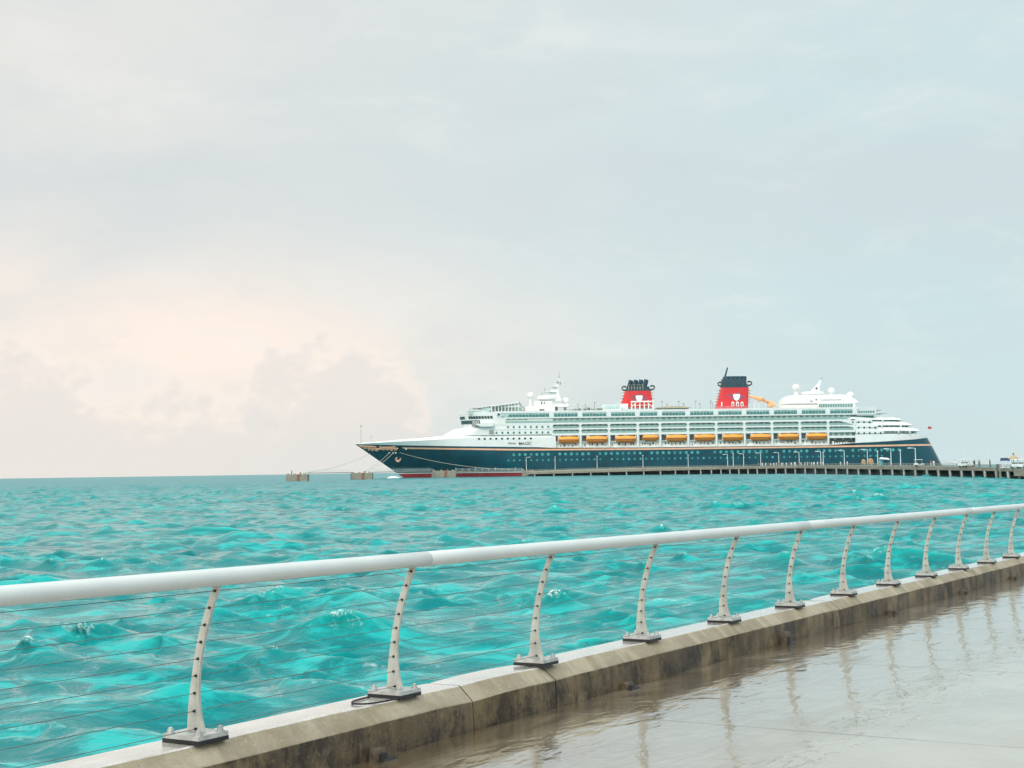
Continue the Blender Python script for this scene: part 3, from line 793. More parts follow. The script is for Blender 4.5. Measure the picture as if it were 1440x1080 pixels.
z2 = [Zs(649.5, 597.2, 0), Zs(648, 591.0, 0), Zs(647.6, 590.0, 0), Zs(646, 583.0, 0)]
mb = MB(); 
mb.rings([[(x, y, z) for x, y in outline(X(px, 0), X(pe), 15.9, 13)] for z, px, pe in ((zbr + .01, 649.5, 712), (z2[1], 648, 712), (z2[2], 647.6, 700), (Zs(646.4, 586, 0), 646.8, 700), (z2[3], 645.6, 700), (z2[3] + .5, 645.6, 700))])
br = mb.build('bridge_house', M_WHITE, ship, smooth=28)
def front_windows(za, zb, pxa, pxb, xend, nwin, gapf=.16, m=M_DARKG, skip=()):
    # panes follow the rounded front then the side
    def pt(d, px):
        out = outline(X(px, 0), X(760), 15.9, 13, 40)[:42]
        acc = 0
        for p, q in zip(out[:-1], out[1:]):
            l = math.hypot(q[0] - p[0], q[1] - p[1])
            if acc + l >= d: t = (d - acc) / l; return p[0] + (q[0] - p[0]) * t, p[1] + (q[1] - p[1]) * t
            acc += l
        return out[-1]
    out = outline(X(pxa, 0), X(760), 15.9, 13, 40)[:42]; tot = 0
    for p, q in zip(out[:-1], out[1:]):
        if p[0] > xend: break
        tot += math.hypot(q[0] - p[0], q[1] - p[1]) if q[0] < xend else max(0, xend - p[0])
    for k in range(nwin):
        if k in skip: continue
        d0 = tot * (k + gapf / 2) / nwin; d1 = tot * (k + 1 - gapf / 2) / nwin
        for sgn in (1, -1):
            qs = []
            for d, z, px in ((d0, za, pxa), (d1, za, pxa), (d1, zb, pxb), (d0, zb, pxb)):
                x, y = pt(d, px); nx = x - (X(px, 0) + 13); L_ = math.hypot(nx, y) or 1
                qs.append(Vector((x + min(0, nx) / L_ * .06, (y + y / L_ * .07) * sgn, z)))
            inn = [q + Vector((.25 if q.x < X(px, 0) + 9 else 0, -.3 * math.copysign(1, q.y) if abs(q.y) > 1 else 0, 0)) for q in qs]
            mb = MB(); mb.rings([qs, inn]); mb.build('bridge_window', m, br)
front_windows(Zs(648, 590.0, -8), Zs(646.6, 586.2, -8), 647.6, 646.7, X(694), 18, skip=(7, 8))
front_windows(Zs(650, 596.6, -8), Zs(648, 591.9, -8), 649.3, 648.3, X(676), 13)
# bridge wing
mb = MB(); a, b = X(668), X(694)
mb.rings([[(a + 3, y, Zs(672, 600.2)), (b, y, Zs(672, 600.0)), (b, y, Zs(672, 594.8)), (a + 4.5, y, Zs(672, 594.6)), (a, y, Zs(672, 597.0))] for y in (-17.6, 17.6)])
mb.build('bridge_wing', M_WHITE, br)
mb = MB(); mb.box(X(688), X(694.5), -16.3, -15.8, Zs(690, 610), Zs(690, 604.2)); mb.box(X(664), X(674), -16.02, -15.9, Zs(690, 600), Zs(690, 591.8)); mb.build('shell_door', M_GREY, fwd)
# side between the bridge and the balconies
for a, b, q0, q1 in ((696, 712, 591.2, 596.8),):
    mb = MB(); mb.box(X(a), X(b), -15.95, -14, Zs(704, q1), Zs(704, q0)); mb.build('screen', M_CREAM, ship)
mb = MB(); mb.box(X(700), X(742), -15.8, -15.55, Zs(720, 590.2), Zs(720, 585.6)); mb.build('window', M_BALC, ship)
mb = MB(); mb.box(X(700), X(778), -15.5, 15.5, Zs(720, 598), WB); mb.build('deckhouse', M_CREAM, ship)
# seams between hull blocks
for pa, pb, q in ((676, 776, 612.3), (694, 776, 604.4)):
    mb = MB(); mb.box(X(pa), X(pb), -15.99, -15.9, Zs(720, q + .25), Zs(720, q - .12)); mb.build('rubbing_strake', M_GREY, fwd)

# ---- stern: white side shell and three rounded terraces
def stern_ring(px_end, half, a, xb): 
    pts = [(xb, -half)]; xt = X(px_end, 0)
    for k in range(13):
        t = math.pi / 2 * k / 12; pts.append((xt - a + a * math.sin(t), -half * math.cos(t) ** .8))
    return pts + [(x, -y) for x, y in reversed(pts[:-1])]
xb = XE + .12
def tier(name, rows, m, smooth=28, half=16.0, a=30, par=ship):
    mb = MB(); mb.rings([[(x, y, z) for x, y in stern_ring(pe, half - d, a, xb + (0 if name == 'terrace' else .2))] for z, pe, d in rows])
    return mb.build(name, m, par, smooth=smooth)
zt = lambda px, py: Zs(px, py, 0)
# lowest white block: follows the navy edge
mb = MB(); n = 26; top = []; bot = []
for side in (-1, 1):
    lo, mid, hi = [], [], []
    for k in range(n + 1):
        u = k / n; x = XE + (X(1303.5, 0) - XE) * (1 - (1 - u) ** 1.6)
        zl = Z_NT(x); b = hb(x, zl)
        e = min(max((X(1303.5, 0) - x) / 30, 0), 1); b = 16.0 * math.sqrt(max(1 - (1 - e) ** 2.2, 0)) + .04
        zh = max(zl + .05, min(Zs(1250, 609.9), Zs(1250, 609.9) + (Zs(1302, 612.6) - Zs(1250, 609.9)) * max(0, (x - X(1270)) / (X(1303.5) - X(1270))) ** 1.3))
        lo.append((x, side * b, zl - .03)); hi.append((x, side * b * (.985), zh))
    for k in range(n): mb.face([lo[k], lo[k + 1], hi[k + 1], hi[k]])
    top.append(hi)
for k in range(n): mb.face([top[0][k], top[0][k + 1], top[1][k + 1], top[1][k]])
mb.build('stern_bulwark', M_WHITE, ship, smooth=30)
Z = lambda q: zt(1250, q)
tier('terrace_recess', ((Z(610), 1289, 1.2), (Z(606.6), 1286, 1.2)), M_BALC)
tier('terrace', ((Z(607.2), 1293, 0), (Z(606.6), 1293, 0), (Z(604), 1289, 0), (Z(601.6), 1281, .3), (Z(601.4), 1279, 1.6)), M_WHITE)
tier('terrace_recess', ((Z(601.8), 1278, 1.4), (Z(598.6), 1275, 1.4)), M_BALC)
tier('terrace', ((Z(599.2), 1283, 0), (Z(598.6), 1283, 0), (Z(596), 1278, 0), (Z(593.7), 1269, .3), (Z(593.5), 1267, 1.6)), M_WHITE)
tier('terrace_recess', ((Z(593.8), 1266, 1.4), (Z(591.0), 1263, 1.4)), M_BALC)
tier('terrace', ((Z(591.6), 1270, 0), (Z(591.0), 1270, 0), (Z(588.8), 1264, 0), (Z(587.2), 1254, .3), (Z(587.0), 1252, 1.6)), M_WHITE)
# forward ends of the terrace openings are plated, with portholes on them
for (p0, q0, q1) in ((1243, 606.9, 610.2), (1235, 599.0, 602.0), (1227, 591.4, 594.1)):
    mb = MB(); mb.box(X(1203) + .2, X(p0), -16.035, -14.2, Z(q1 - .0), Z(q0 - .0)); mb.box(X(1203) + .2, X(p0), 14.2, 16.035, Z(q1), Z(q0)); mb.build('side_plating', M_WHITE, ship)
for px, q0, q1 in ((1242.5, 591.3, 593.9), (1241, 599, 601.8), (1268, 599, 601.8), (1264.5, 607, 609.8), (1280, 607, 609.8)):
    mb = MB(); x = X(px); mb.box(x - .3, x + .3, -15.6, -14.4, Z(q1), Z(q0)); mb.build('pillar', M_WHITE, ship)
# rounded fashion plates at the after ends of the balcony rows
for p0, p1, z0, z1 in ((1182, 1203, AB_, SB - .9), (1193, 1203, BB, A2)):
    mb = MB(); mb.prism([(X(p1), z0 + .003), (X(p1), z1 - .003), (X(p0), z1 - .003), (X(p0 + 8), z1 - .7), (X(p0 + (p1 - p0) * .75), z0 + .4)], -16.02, -15.5); mb.build('fashion_plate', M_WHITE, ship)
# upper after houses
def house(name, px0, px1, q0, q1, half, m=M_WHITE, v=None, par=ship):
    vv = -half if v is None else v
    mb = MB(); mb.box(X(px0, vv), X(px1, vv), -half, half, Zs((px0 + px1) / 2, q1, vv), Zs((px0 + px1) / 2, q0, vv)); return mb.build(name, m, par)
o = house('after_house', 1206, 1233, 576.5, 584.5, 15.5)
mb = MB(); mb.box(X(1208.5), X(1231), -15.75, -15.4, Zs(1220, 581.2), Zs(1220, 577.4)); w = mb.build('window', M_GLASS, o)
mb = MB()
for k in range(1, 9): mb.box(X(1208.5 + 2.5 * k) - .12, X(1208.5 + 2.5 * k) + .12, -15.85, -15.755, Zs(1220, 581.2), Zs(1220, 577.4))
mb.build('mullion', M_WHITE, w)
mb = MB(); mb.box(X(1197), X(1230), -14.8, 14.8, Zs(1210, 587.2), Zs(1210, 584.3)); mb.build('window_band', M_GLASS, ship)
o = house('after_house', 1152, 1204, 566.0, 577.0, 13.0)
mb = MB(); mb.box(X(1153, -13), X(1200, -13), -13.25, -12.9, Zs(1180, 572.2, -13), Zs(1180, 568.0, -13)); w = mb.build('window', M_GLASS, o)
mb = MB()
for k in range(1, 20): mb.box(X(1153 + 2.35 * k, -13) - .1, X(1153 + 2.35 * k, -13) + .1, -13.35, -13.255, Zs(1180, 572.2, -13), Zs(1180, 568.0, -13))
mb.build('mullion', M_WHITE, w)
house('after_house', 1098, 1152, 569.2, 577, 12.0, M_CREAM)
mb = MB(); mb.rings([[(X(px0, 0) + 6 * (1 - math.cos(t)), 0, 0) for t in ()] or [(x, y, zt(1150, q)) for x, y in ((X(a, 0), -h), (X(b, 0), -h), (X(b, 0) + 2, -h * .4), (X(b, 0) + 2, h * .4), (X(b, 0), h), (X(a, 0), h), (X(a, 0) - 2, h * .4), (X(a, 0) - 2, -h * .4))] for q, a, b, h in ((568.5, 1103, 1202, 11), (563, 1104, 1197, 10.6), (560, 1107, 1192, 9.8), (557.4, 1111, 1187, 8.5), (556, 1116, 1183, 6))])
dome_house = mb.build('domed_house', M_WHITE, ship, smooth=50)
mb = MB()
for k in range(14): mb.box(X(1156 + 2.1 * k, -10.6) , X(1156 + 2.1 * k, -10.6) + .35, -10.9, -10.5, zt(1170, 564.2), zt(1170, 563)); 
mb.box(X(1148, -10), X(1149.6, -10), -10.9, -10.3, zt(1150, 564.2), zt(1150, 562)); mb.box(X(1140, -10), X(1143.5, -10), -11.2, -10.3, zt(1150, 565.4), zt(1150, 564.6))
mb.build('vent', M_DARK, dome_house)
mb = MB(); c = (X(1143.5, 0), 0, 0); mb.lathe([(4, zt(1143, 556.4)), (6.2, zt(1143, 555.2)), (6.3, zt(1143, 552.8)), (5.6, zt(1143, 551.2)), (3, zt(1143, 550.8))], c, 28, sx=1.0, sy=.8); mb.build('radar_platform', M_WHITE, ship, smooth=35)
mb = MB(); mb.rings([[(X(a, 0), -w, zt(1150, q)), (X(b, 0), -w, zt(1150, q)), (X(b, 0), w, zt(1150, q)), (X(a, 0), w, zt(1150, q))] for q, a, b, w in ((551.2, 1140.5, 1154, 1.6), (546, 1145.5, 1153, 1.1), (540, 1151, 1155.5, .6), (534, 1154.8, 1157.2, .35))])
fin = mb.build('mast_fin', M_WHITE, ship)
mb = MB(); mb.tube([(X(1150, -1.4), -1.5, zt(1150, 546.3)), (X(1150, -1.4), -1.1, zt(1150, 546.3))], .55, 12); mb.build('vent', M_DARK, fin)
mb = MB(); mb.tube([(X(1156, 0), 0, zt(1150, 535)), (X(1159.5, 0), 0, zt(1150, 529.5))], [.18, .1], 6); mb.tube([(X(1154.5, 0), -.8, zt(1150, 533)), (X(1158.8, 0), .8, zt(1150, 532.6))], .16, 6); mb.build('antenna', M_GREY, fin)
def radome(px, py, rpx, stem_q, v=0):
    x, z = U(px, py, v); r = rpx / 2.75
    mb = MB(); mb.lathe([(r * .55, Zs(px, stem_q, v) - z), (r * .5, -r * .75)], (0, 0, 0), 14); mb.ball((0, 0, 0), r, 24)
    o = mb.build('radar_dome', M_CREAM, ship, smooth=50); o.location = (x, v, z)
radome(1119.3, 545.6, 5.6, 557, -3); radome(1169, 550, 5.0, 557, 3); radome(1195.8, 556.2, 5.4, 566, -4); radome(746.2, 556.4, 4.8, 572, -4); radome(795.3, 563.8, 5.0, 577, 3)
# after deck awnings and rails
mb = MB(); zz_ = Zs(1245, 587, -12)
mb.box(X(1230, -12), X(1254, -12), -11.5, 11.5, Zs(1245, 581, -12), Zs(1245, 580.6, -12))
for p in (1231, 1236, 1241, 1246, 1253): mb.box(X(p, -12) - .12, X(p, -12) + .12, -11.4, -11.1, zz_, Zs(1245, 581, -12)); mb.box(X(p, -12) - .12, X(p, -12) + .12, 11.1, 11.4, zz_, Zs(1245, 581, -12))
mb.build('awning', M_WHITE, ship)
mb = MB(); mb.box(X(1233, -8), X(1242, -8), -7, 7, Zs(1240, 576.9, -8), Zs(1240, 576.3, -8)); mb.box(X(1234, -8), X(1235, -8), -1, 1, Zs(1240, 581, -8), Zs(1240, 576.9, -8)); mb.build('awning', M_GREY, ship)
def railing_part(pts, h, n, m=M_WHITE, r=.045):
    mb = MB()
    for a, b in zip(pts[:-1], pts[1:]):
        for q in (h, h * .5): mb.tube([(a[0], a[1], a[2] + q), (b[0], b[1], b[2] + q)], r, 4)
        for k in range(n + 1):
            t = k / n; p = [a[i] + (b[i] - a[i]) * t for i in range(3)]; mb.tube([p, (p[0], p[1], p[2] + h)], r, 4)
    return mb.build('deck_railing', m, ship)
railing_part([(X(1208), -15.4, Zs(1220, 576.5)), (X(1232), -15.4, Zs(1220, 576.5)), (X(1232), 15.4, Zs(1220, 576.5))], 1.6, 12)
railing_part([(X(1228), -14.5, Zs(1245, 587)), (X(1252), -12, Zs(1245, 587))], 1.2, 10)
railing_part([(X(798), -15.8, T1), (X(1100), -15.8, T1)], 1.1, 60, M_PALEG)

# ---- funnels
def frect(px0, px1, q, half, v, r=.32, n=5):
    x0, x1 = X(px0, v), X(px1, v); z = Zs((px0 + px1) / 2, q, v); rr = half * r; pts = []
    for cx, cy, a0 in ((x1 - rr, half - rr, 0), (x0 + rr, half - rr, 90), (x0 + rr, -half + rr, 180), (x1 - rr, -half + rr, 270)):
        for k in range(n + 1): a = R(a0 + 90 * k / n); pts.append((cx + rr * math.cos(a), cy + rr * math.sin(a), z))
    return pts
def funnel(bl, br_, bq, tl, tr, tq, cl, cr_, cq, emb, pipes):
    V = -4.5
    mb = MB(); mb.rings([frect(bl, br_, bq, 4.5, V), frect(tl, tr, tq, 4.5, V)])
    f = mb.build('funnel', M_FRED, ship, smooth=40)
    mb = MB(); mb.rings([frect(tl + .8, tr - .6, tq + .02, 4.35, V), frect(cl, cr_, cq, 4.1, V)]); cap = mb.build('funnel_cap', M_FNAVY, f, smooth=40)
    return f, cap
f1, c1 = funnel(873, 920.5, 574, 880.6, 916.6, 549.6, 883.5, 914.8, 543.5, 897, 0)
f2, c2 = funnel(1008, 1053.6, 575, 1016.2, 1055.2, 545.0, 1018.5, 1050.3, 532.5, 1035, 1)
def emblem(f, cx, cy, w):
    def P(dx, dy): return U(cx + dx * w, cy + dy * w, -4.5)
    for w_ in ([(-14, -1.6), (-9, -3.6), (-3.6, -5.2), (-3.2, -3.2), (-8, -1.2)], [(-9.5, 1.2), (-4, .2), (-3.0, 2.6), (-5, 3.4)], [(-2.2, -6.2), (2.2, -6.6), (4.6, -5.4), (1, -5.0)], [(4.4, -3.0), (8, -1.6), (13.6, .2), (8, 1.2), (4.2, 1.6)], [(3.4, 2.8), (7.6, 2.4), (3.4, 4.8), (.6, 5.4)]):
        mb = MB(); mb.prism([P(*q) for q in w_], -4.58, -4.3); mb.build('emblem_wave', M_EMB, f)
    mb = MB(); mb.prism([P(*q) for q in ((-4.4, -4.4), (5, -4.6), (5.2, -1.4), (3.8, 2.8), (.4, 5.4), (-3.0, 3.0), (-4.6, -1.2))], -4.66, -4.4); mb.build('emblem_shield', M_WHITE, f)
emblem(f1, 898.5, 560.5, 1.0); emblem(f2, 1035.5, 558.5, 1.0)
for k in range(4):                               # pipe cluster of the forward funnel
    for s in (-1, 0, 1):
        if s == 0 and k % 2: continue
        x = X(887 + 7.2 * k + (s + 1) * 1.2, 0); mb = MB()
        q = 535.0 - .25 * k
        mb.tube([(x - 1.0, s * 2.4, zt(890, 546)), (x, s * 2.4, zt(890, q + 3)), (x + .25, s * 2.4, zt(890, q))], [.95, .95, .9], 12)
        mb.build('exhaust_pipe', M_FNAVY, f1, smooth=50)
mb = MB()
for q in (541.5, 546.0): mb.box(X(884, -4.6), X(906, -4.6), -4.9, -4.6, zt(890, q + .5), zt(890, q))
for p in (885, 889, 893, 897, 901, 905): mb.box(X(p, -4.6), X(p, -4.6) + .25, -4.9, -4.6, zt(890, 549.4), zt(890, 541.5))
mb.build('funnel_grille', M_GREY, f1)
for k in range(5):                               # fluted top of the after funnel
    x = X(1023.2 + 6.2 * k, -2); mb = MB()
    for s in (-1, 1):
        mb.tube([(x - .8, s * 2.3, zt(1030, 543)), (x, s * 2.3, zt(1030, 533)), (x + .1, s * 2.3, zt(1030, 529.6))], [1.5, 1.35, 1.2], 14)
    mb.build('exhaust_pipe', M_FNAVY, f2, smooth=50)
mb = MB(); mb.tube([(X(1019.5, 0), 0, zt(1020, 536)), (X(1025.2, 0), 0, zt(1020, 516.8))], [.55, .35], 8); mb.build('raked_pole', M_FNAVY, f2, smooth=50)
def brackets(f, px, q0, q1, sgn):
    mb = MB(); mb.tube([(X(px, -3), -3, zt(px, q0 + 5)), (X(px + sgn * 5, -3), -3, zt(px, q0 + 3)), (X(px + sgn * 6.5, -3), -3, zt(px, q0)), (X(px + sgn * 4, -3), -3, zt(px, q0 - 1.6)), (X(px, -3), -3, zt(px, q0 - 1))], .3, 6)
    mb.tube([(X(px, 3), 3, zt(px, q0 + 5)), (X(px + sgn * 5, 3), 3, zt(px, q0 + 3)), (X(px + sgn * 6.5, 3), 3, zt(px, q0)), (X(px + sgn * 4, 3), 3, zt(px, q0 - 1.6)), (X(px, 3), 3, zt(px, q0 - 1))], .3, 6)
    mb.box(X(px + min(0, sgn * 6), 0), X(px + max(0, sgn * 6), 0), -3, 3, zt(px, q0 + 3.4), zt(px, q0 + 2.9))
    mb.build('funnel_bracket', M_DARK, f)
brackets(f1, 882, 545, 0, -1); brackets(f1, 915.5, 544, 0, 1); brackets(f2, 1017.5, 539, 0, -1); brackets(f2, 1052.5, 538, 0, 1)
def fins(f, pts, w, sgn):
    mb = MB()
    for px, q in pts: mb.box(X(px, 0), X(px, 0) + sgn * w, -2.8, 2.8, zt(px, q + .4), zt(px, q - .4)) if sgn > 0 else mb.box(X(px, 0) - w, X(px, 0), -2.8, 2.8, zt(px, q + .4), zt(px, q - .4))
    mb.build('funnel_fin', M_WHITE, f)
fins(f1, [(881 - 1.25 * k, 551.5 + 4.0 * k) for k in range(5)], 2.4, -1); fins(f1, [(917 + .8 * k, 552 + 4.0 * k) for k in range(4)], 1.4, 1)
fins(f2, [(1016.5 - 1.15 * k, 548 + 4.0 * k) for k in range(6)], 3.0, -1); fins(f2, [(1055, 549 + 4.0 * k) for k in range(5)], 1.6, 1)
for px in (1016, 1031.5, 1038, 1044.5):          # arched openings at the foot of the after funnel
    mb = MB(); h = 565.3 if px > 1020 else 566
    x0, x1 = X(px - 1.9, -4.5), X(px + 1.9, -4.5); z0, z1 = zt(px, 571.6), zt(px, h)
    if px < 1020: x0, x1 = X(px - .8, -4.5), X(px + .8, -4.5)
    mb.prism([(x0, z0), (x1, z0), (x1, z1 - .5), ((x0 + x1) / 2 + .3, z1), ((x0 + x1) / 2 - .3, z1), (x0, z1 - .5)], -4.72, -4.4); fr = mb.build('funnel_arch', M_WHITE, f2)
    if px > 1020:
        mb = MB(); mb.prism([(x0 + .4, z0 + .2), (x1 - .4, z0 + .2), (x1 - .4, z1 - .8), (x0 + .4, z1 - .8)], -4.78, -4.725); mb.build('opening', M_DARK, fr)
# ---- sun deck clutter
mb = MB(); mb.box(X(849, -9), X(874, -9), -9, 9, T1 - .5, zt(860, 570)); o = mb.build('deckhouse', M_WHITE, ship)
mb = MB(); mb.box(X(851, -9), X(872, -9), -9.2, -8.95, zt(860, 575.8), zt(860, 571.2)); mb.build('window', M_PALEG, o)
mb = MB(); mb.box(X(874, -7), X(884, -7), -7, 7, zt(860, 577), zt(860, 568.8)); mb.build('deckhouse', M_WHITE, ship)
mb = MB()                                        # gantry round the forward funnel foot
for p in (889, 894, 900.5, 907, 913, 919): mb.box(X(p, -8) - .3, X(p, -8) + .3, -8.3, -7.7, T1 - .2, zt(900, 565.6 - (p - 889) * .05)); 
mb.box(X(888, -8), X(921, -8), -9, -7, zt(900, 566.6), zt(900, 564.8)); mb.box(X(892, -8), X(914, -8), -8.2, -7.8, zt(900, 571), zt(900, 570.4))
mb.tube([(X(888, -8), -8, zt(900, 574)), (X(896, -8), -8, zt(900, 566))], .25, 5); mb.tube([(X(919, -8), -8, zt(900, 574)), (X(910, -8), -8, zt(900, 566))], .25, 5)
mb.build('gantry', M_CREAM, ship)
mb = MB(); mb.rings([[(X(p, -10), y, zt(950, q)) for p, q in ((926, 575), (926, 573.8), (935, 572.8), (948, 572.4), (962, 572.8), (972, 574), (972, 575))] for y in (-10, 10)]); mb.build('wooden_stage', M_DECK, ship)
for p, q in ((931, 565), (938, 568.5), (954.6, 564.8), (961.5, 568), (978, 564.6), (984, 568), (999.5, 564.5), (1002, 567.5), (813, 569), (823, 569.5), (836, 566.6)):
    x, z = U(p, q, -9); mb = MB(); mb.tube([(x, -9, T1 - .3), (x, -9, z)], .13, 5); mb.lathe([(.25, 0), (.9, .08), (.7, .32), (.1, .45)], (x, -9, z), 10); mb.build('deck_lamp', M_GREY, ship)
mb = MB()
for a, b, q in ((811, 829, 571.8), (829, 845, 571.2), (800, 812, 572.4)):
    mb.box(X(a, -13), X(b, -13), -13.5, -9, zt(820, q + .45), zt(820, q))
    for k in range(4): p = a + 1 + (b - a - 2) * k / 3; mb.box(X(p, -13) - .15, X(p, -13) + .15, -13.2, -12.9, T1, zt(820, q + .4))
mb.build('awning', M_CREAM, ship)
mb = MB()
for k in range(26):
    p = 800 + k * 1.85 + random.uniform(-.5, .5); mb.box(X(p, -14), X(p, -14) + random.uniform(.4, 1.6), -14.5, -13, T1 - .1, T1 + random.uniform(.3, 1.5))
mb.build('deck_furniture', M_GREY, ship)
# waterslide beside the after funnel
mb = MB(); pts = [(X(p, -6), -6 + d, zt(1065, q)) for p, q, d in ((1056, 558, 0), (1062, 559.6, -1), (1068, 562.2, -1.6), (1073, 562.4, -1), (1078, 565.5, 1), (1083, 566.6, 2), (1088, 567.0, 1), (1090, 571, -1), (1083, 572, -2), (1079, 571, -2))]
mb.tube(pts, [.7, .75, .9, .95, .8, .8, .9, .95, .9, .8], 12)
mb.ball((X(1071, -7), -7.2, zt(1070, 562.2)), 1.75, 14, zs=.72); mb.ball((X(1085.5, -7), -7.2, zt(1085, 570.4)), 1.9, 14, zs=.7)
o = mb.build('waterslide', M_ORANGE, ship, smooth=50)
mb = MB()
for p, q in ((1068, 563), (1078, 566), (1088, 571), (1062, 560)): mb.tube([(X(p, -6), -6, T1 - .3), (X(p, -6), -6, zt(1065, q))], .22, 6)
mb.build('slide_support', M_WHITE, o)
railing_part([(X(1090), -13, T1 + .2), (X(1152), -13, T1 + .2)], 1.7, 16, M_CREAM, .07)
# ---- forward sun deck: screens, canopies and rails above the bridge
zd = Zs(660, 582.6)
railing_part([(X(647, -4), -4, zd + .5), (X(652, -14), -14, zd + .5), (X(668), -15.6, zd + .5)], 2.2, 7)
mb = MB()
mb.prism([(X(660), Zs(660, 573.2)), (X(679), Zs(679, 573.6)), (X(679), Zs(679, 572.9)), (X(661), Zs(660, 572.2))], -15, 10)
mb.prism([(X(675), Zs(675, 573.3)), (X(690), Zs(690, 571.2)), (X(690), Zs(690, 570.2)), (X(676), Zs(675, 571.6))], -15, 10)
for p in (664, 671, 678.5, 683): mb.box(X(p) - .12, X(p) + .12, -14.9, -14.6, zd, Zs(p, 573))
mb.build('canopy', M_WHITE, ship)
mb = MB(); mb.box(X(680), X(689), -14.6, -14.4, zd, Zs(685, 573)); mb.box(X(658), X(679), -14.4, -14.2, zd, zd + 1.8); mb.build('glass_screen', M_PALEG, ship)
mb = MB(); mb.prism([(X(691), Zs(691, 571.6)), (X(731), Zs(731, 566.4)), (X(730.5), Zs(731, 563.8)), (X(691), Zs(691, 570.2))], -14.5, 12)
for k in range(9): p = 692 + 4.7 * k; mb.box(X(p) - .2, X(p) + .2, -14.2, -13.8, zd, Zs(p, 571.2 - (p - 691) * .12))
mb.build('canopy', M_CREAM, ship)
mb = MB(); mb.box(X(692), X(735), -8, -7.5, zd, Zs(700, 572)); mb.build('glass_screen', M_PALEG, ship)
mb = MB()
for a, b, h in ((688, 695, 2.0), (708, 712, 1.8), (714, 717, 2.2), (719, 725, 1.7), (731, 738, 1.7)): mb.box(X(a), X(b), -13.5, -11.5, zd, zd + h)
mb.build('deck_furniture', M_GREY, ship)
mb = MB(); mb.tube([(X(730.5), -12, Zs(731, 564)), (X(733), -12, Zs(731, 570)), (X(737.5), -12, Zs(731, 572.5)), (X(739), -12, zd)], .32, 6); mb.build('stair_rail', M_GREY, ship)
# mast house and mast
mb = MB(); mb.box(X(739, -8), X(781, -8), -9, 9, zd - .3, Zs(760, 571.6, -8)); mb.box(X(751.5, -6), X(777.5, -6), -6, 6, Zs(760, 571.7, -8), Zs(760, 563.8, -6)); mh = mb.build('mast_house', M_CREAM, ship)
mb = MB(); mb.box(X(761.5, -6), X(763.2, -6), -6.25, -5.95, Zs(760, 568, -6), Zs(760, 565.2, -6)); mb.box(X(765.5, -6), X(766.8, -6), -6.25, -5.95, Zs(760, 568, -6), Zs(760, 565.2, -6)); mb.box(X(759, -8), X(766, -8), -9.2, -8.95, Zs(760, 577.4, -8), Zs(760, 575.6, -8)); mb.box(X(781.5, -8), X(785, -8), -8, 8, Zs(760, 577.4, -8), Zs(760, 573, -8)); mb.build('window', M_DARK, mh)
mb = MB(); mb.box(X(773, -4), X(800, -4), -5, 5, Zs(790, 571.8, -4), Zs(790, 568, -4)); mb.box(X(784, -10), X(800.5, -10), -11, -5, Zs(790, 573, -4), Zs(790, 572, -4)); mb.build('mast_house', M_WHITE, ship)
mb = MB(); mb.lathe([(3.5, zt(770, 563.6)), (5.4, zt(770, 561.2)), (5.4, zt(770, 559)), (4.4, zt(770, 557)), (2.5, zt(770, 556))], (X(770.5, 0), 0, 0), 24, sy=.8); mast_p = mb.build('mast_platform', M_WHITE, ship, smooth=35)
mb = MB(); mb.rings([[(X(a, 0), -w, zt(775, q)), (X(b, 0), -w, zt(775, q)), (X(b, 0), w, zt(775, q)), (X(a, 0), w, zt(775, q))] for q, a, b, w in ((564, 768, 790, 2.4), (556, 771, 787, 1.8), (550, 775, 786.5, 1.2), (545, 779, 786, .8), (539, 782.5, 786.5, .5), (532.5, 786.3, 788.3, .3))])
mast = mb.build('mast', M_WHITE, ship)
for q, a, b, w in ((551, 766, 783, 3.0), (543.4, 773.5, 784, 2.4), (536.6, 783, 792.5, 2.0)):
    mb = MB(); mb.box(X(a, 0), X(b, 0), -w, w, zt(775, q + .7), zt(775, q)); 
    for k in range(5): p = a + (b - a) * k / 4; mb.box(X(p, 0) - .06, X(p, 0) + .06, -w, -w + .12, zt(775, q), zt(775, q - 2.4))
    mb.box(X(a, 0), X(b, 0), -w, -w + .1, zt(775, q - 2.3), zt(775, q - 2.5)); mb.build('mast_platform', M_WHITE, mast)
mb = MB(); mb.tube([(X(787.5, 0), 0, zt(780, 534)), (X(787.5, 0), 0, zt(780, 523.5))], [.2, .1], 6); mb.tube([(X(763.2, 0), 0, zt(780, 557)), (X(763.2, 0), 0, zt(780, 552.5))], .22, 6); mb.tube([(X(766.5, 0), 0, zt(780, 552)), (X(766.5, 0), 0, zt(780, 545.8))], .22, 6)
mb.box(X(784, 0), X(786.5, 0), -1, 1, zt(780, 538), zt(780, 535)); mb.box(X(788.3, 0), X(789.6, 0), -.6, .6, zt(780, 541), zt(780, 538)); mb.build('antenna', M_GREY, mast)
# fore deck: jack mast and hatch
mb = MB(); x = X(507.6, 0); mb.tube([(x, 0, zt(508, 623.8)), (x, 0, zt(508, 599))], [.14, .08], 6); mb.ball((x + .2, 0, zt(508, 599)), .45, 10); mb.box(X(507, 0), X(508.4, 0), -.1, .1, zt(508, 606.3), zt(508, 605.8)); mb.build('jack_mast', M_GREY, ship)
mb = MB(); x = X(522, 0); mb.tube([(x, 0, zt(520, 623)), (x, 0, zt(520, 614.5))], .08, 5); mb.ball((x, 0, zt(520, 613.8)), .35, 8); mb.build('antenna', M_GREY, ship)
mb = MB(); mb.prism([(X(587, -3), zt(590, 616.6)), (X(588, -3), zt(590, 615.6)), (X(600, -3), zt(590, 614.9)), (X(612, -3), zt(610, 614.0)), (X(613, -3), zt(610, 614.6))], -6, 6); mb.build('hatch_cover', M_GREY, ship)

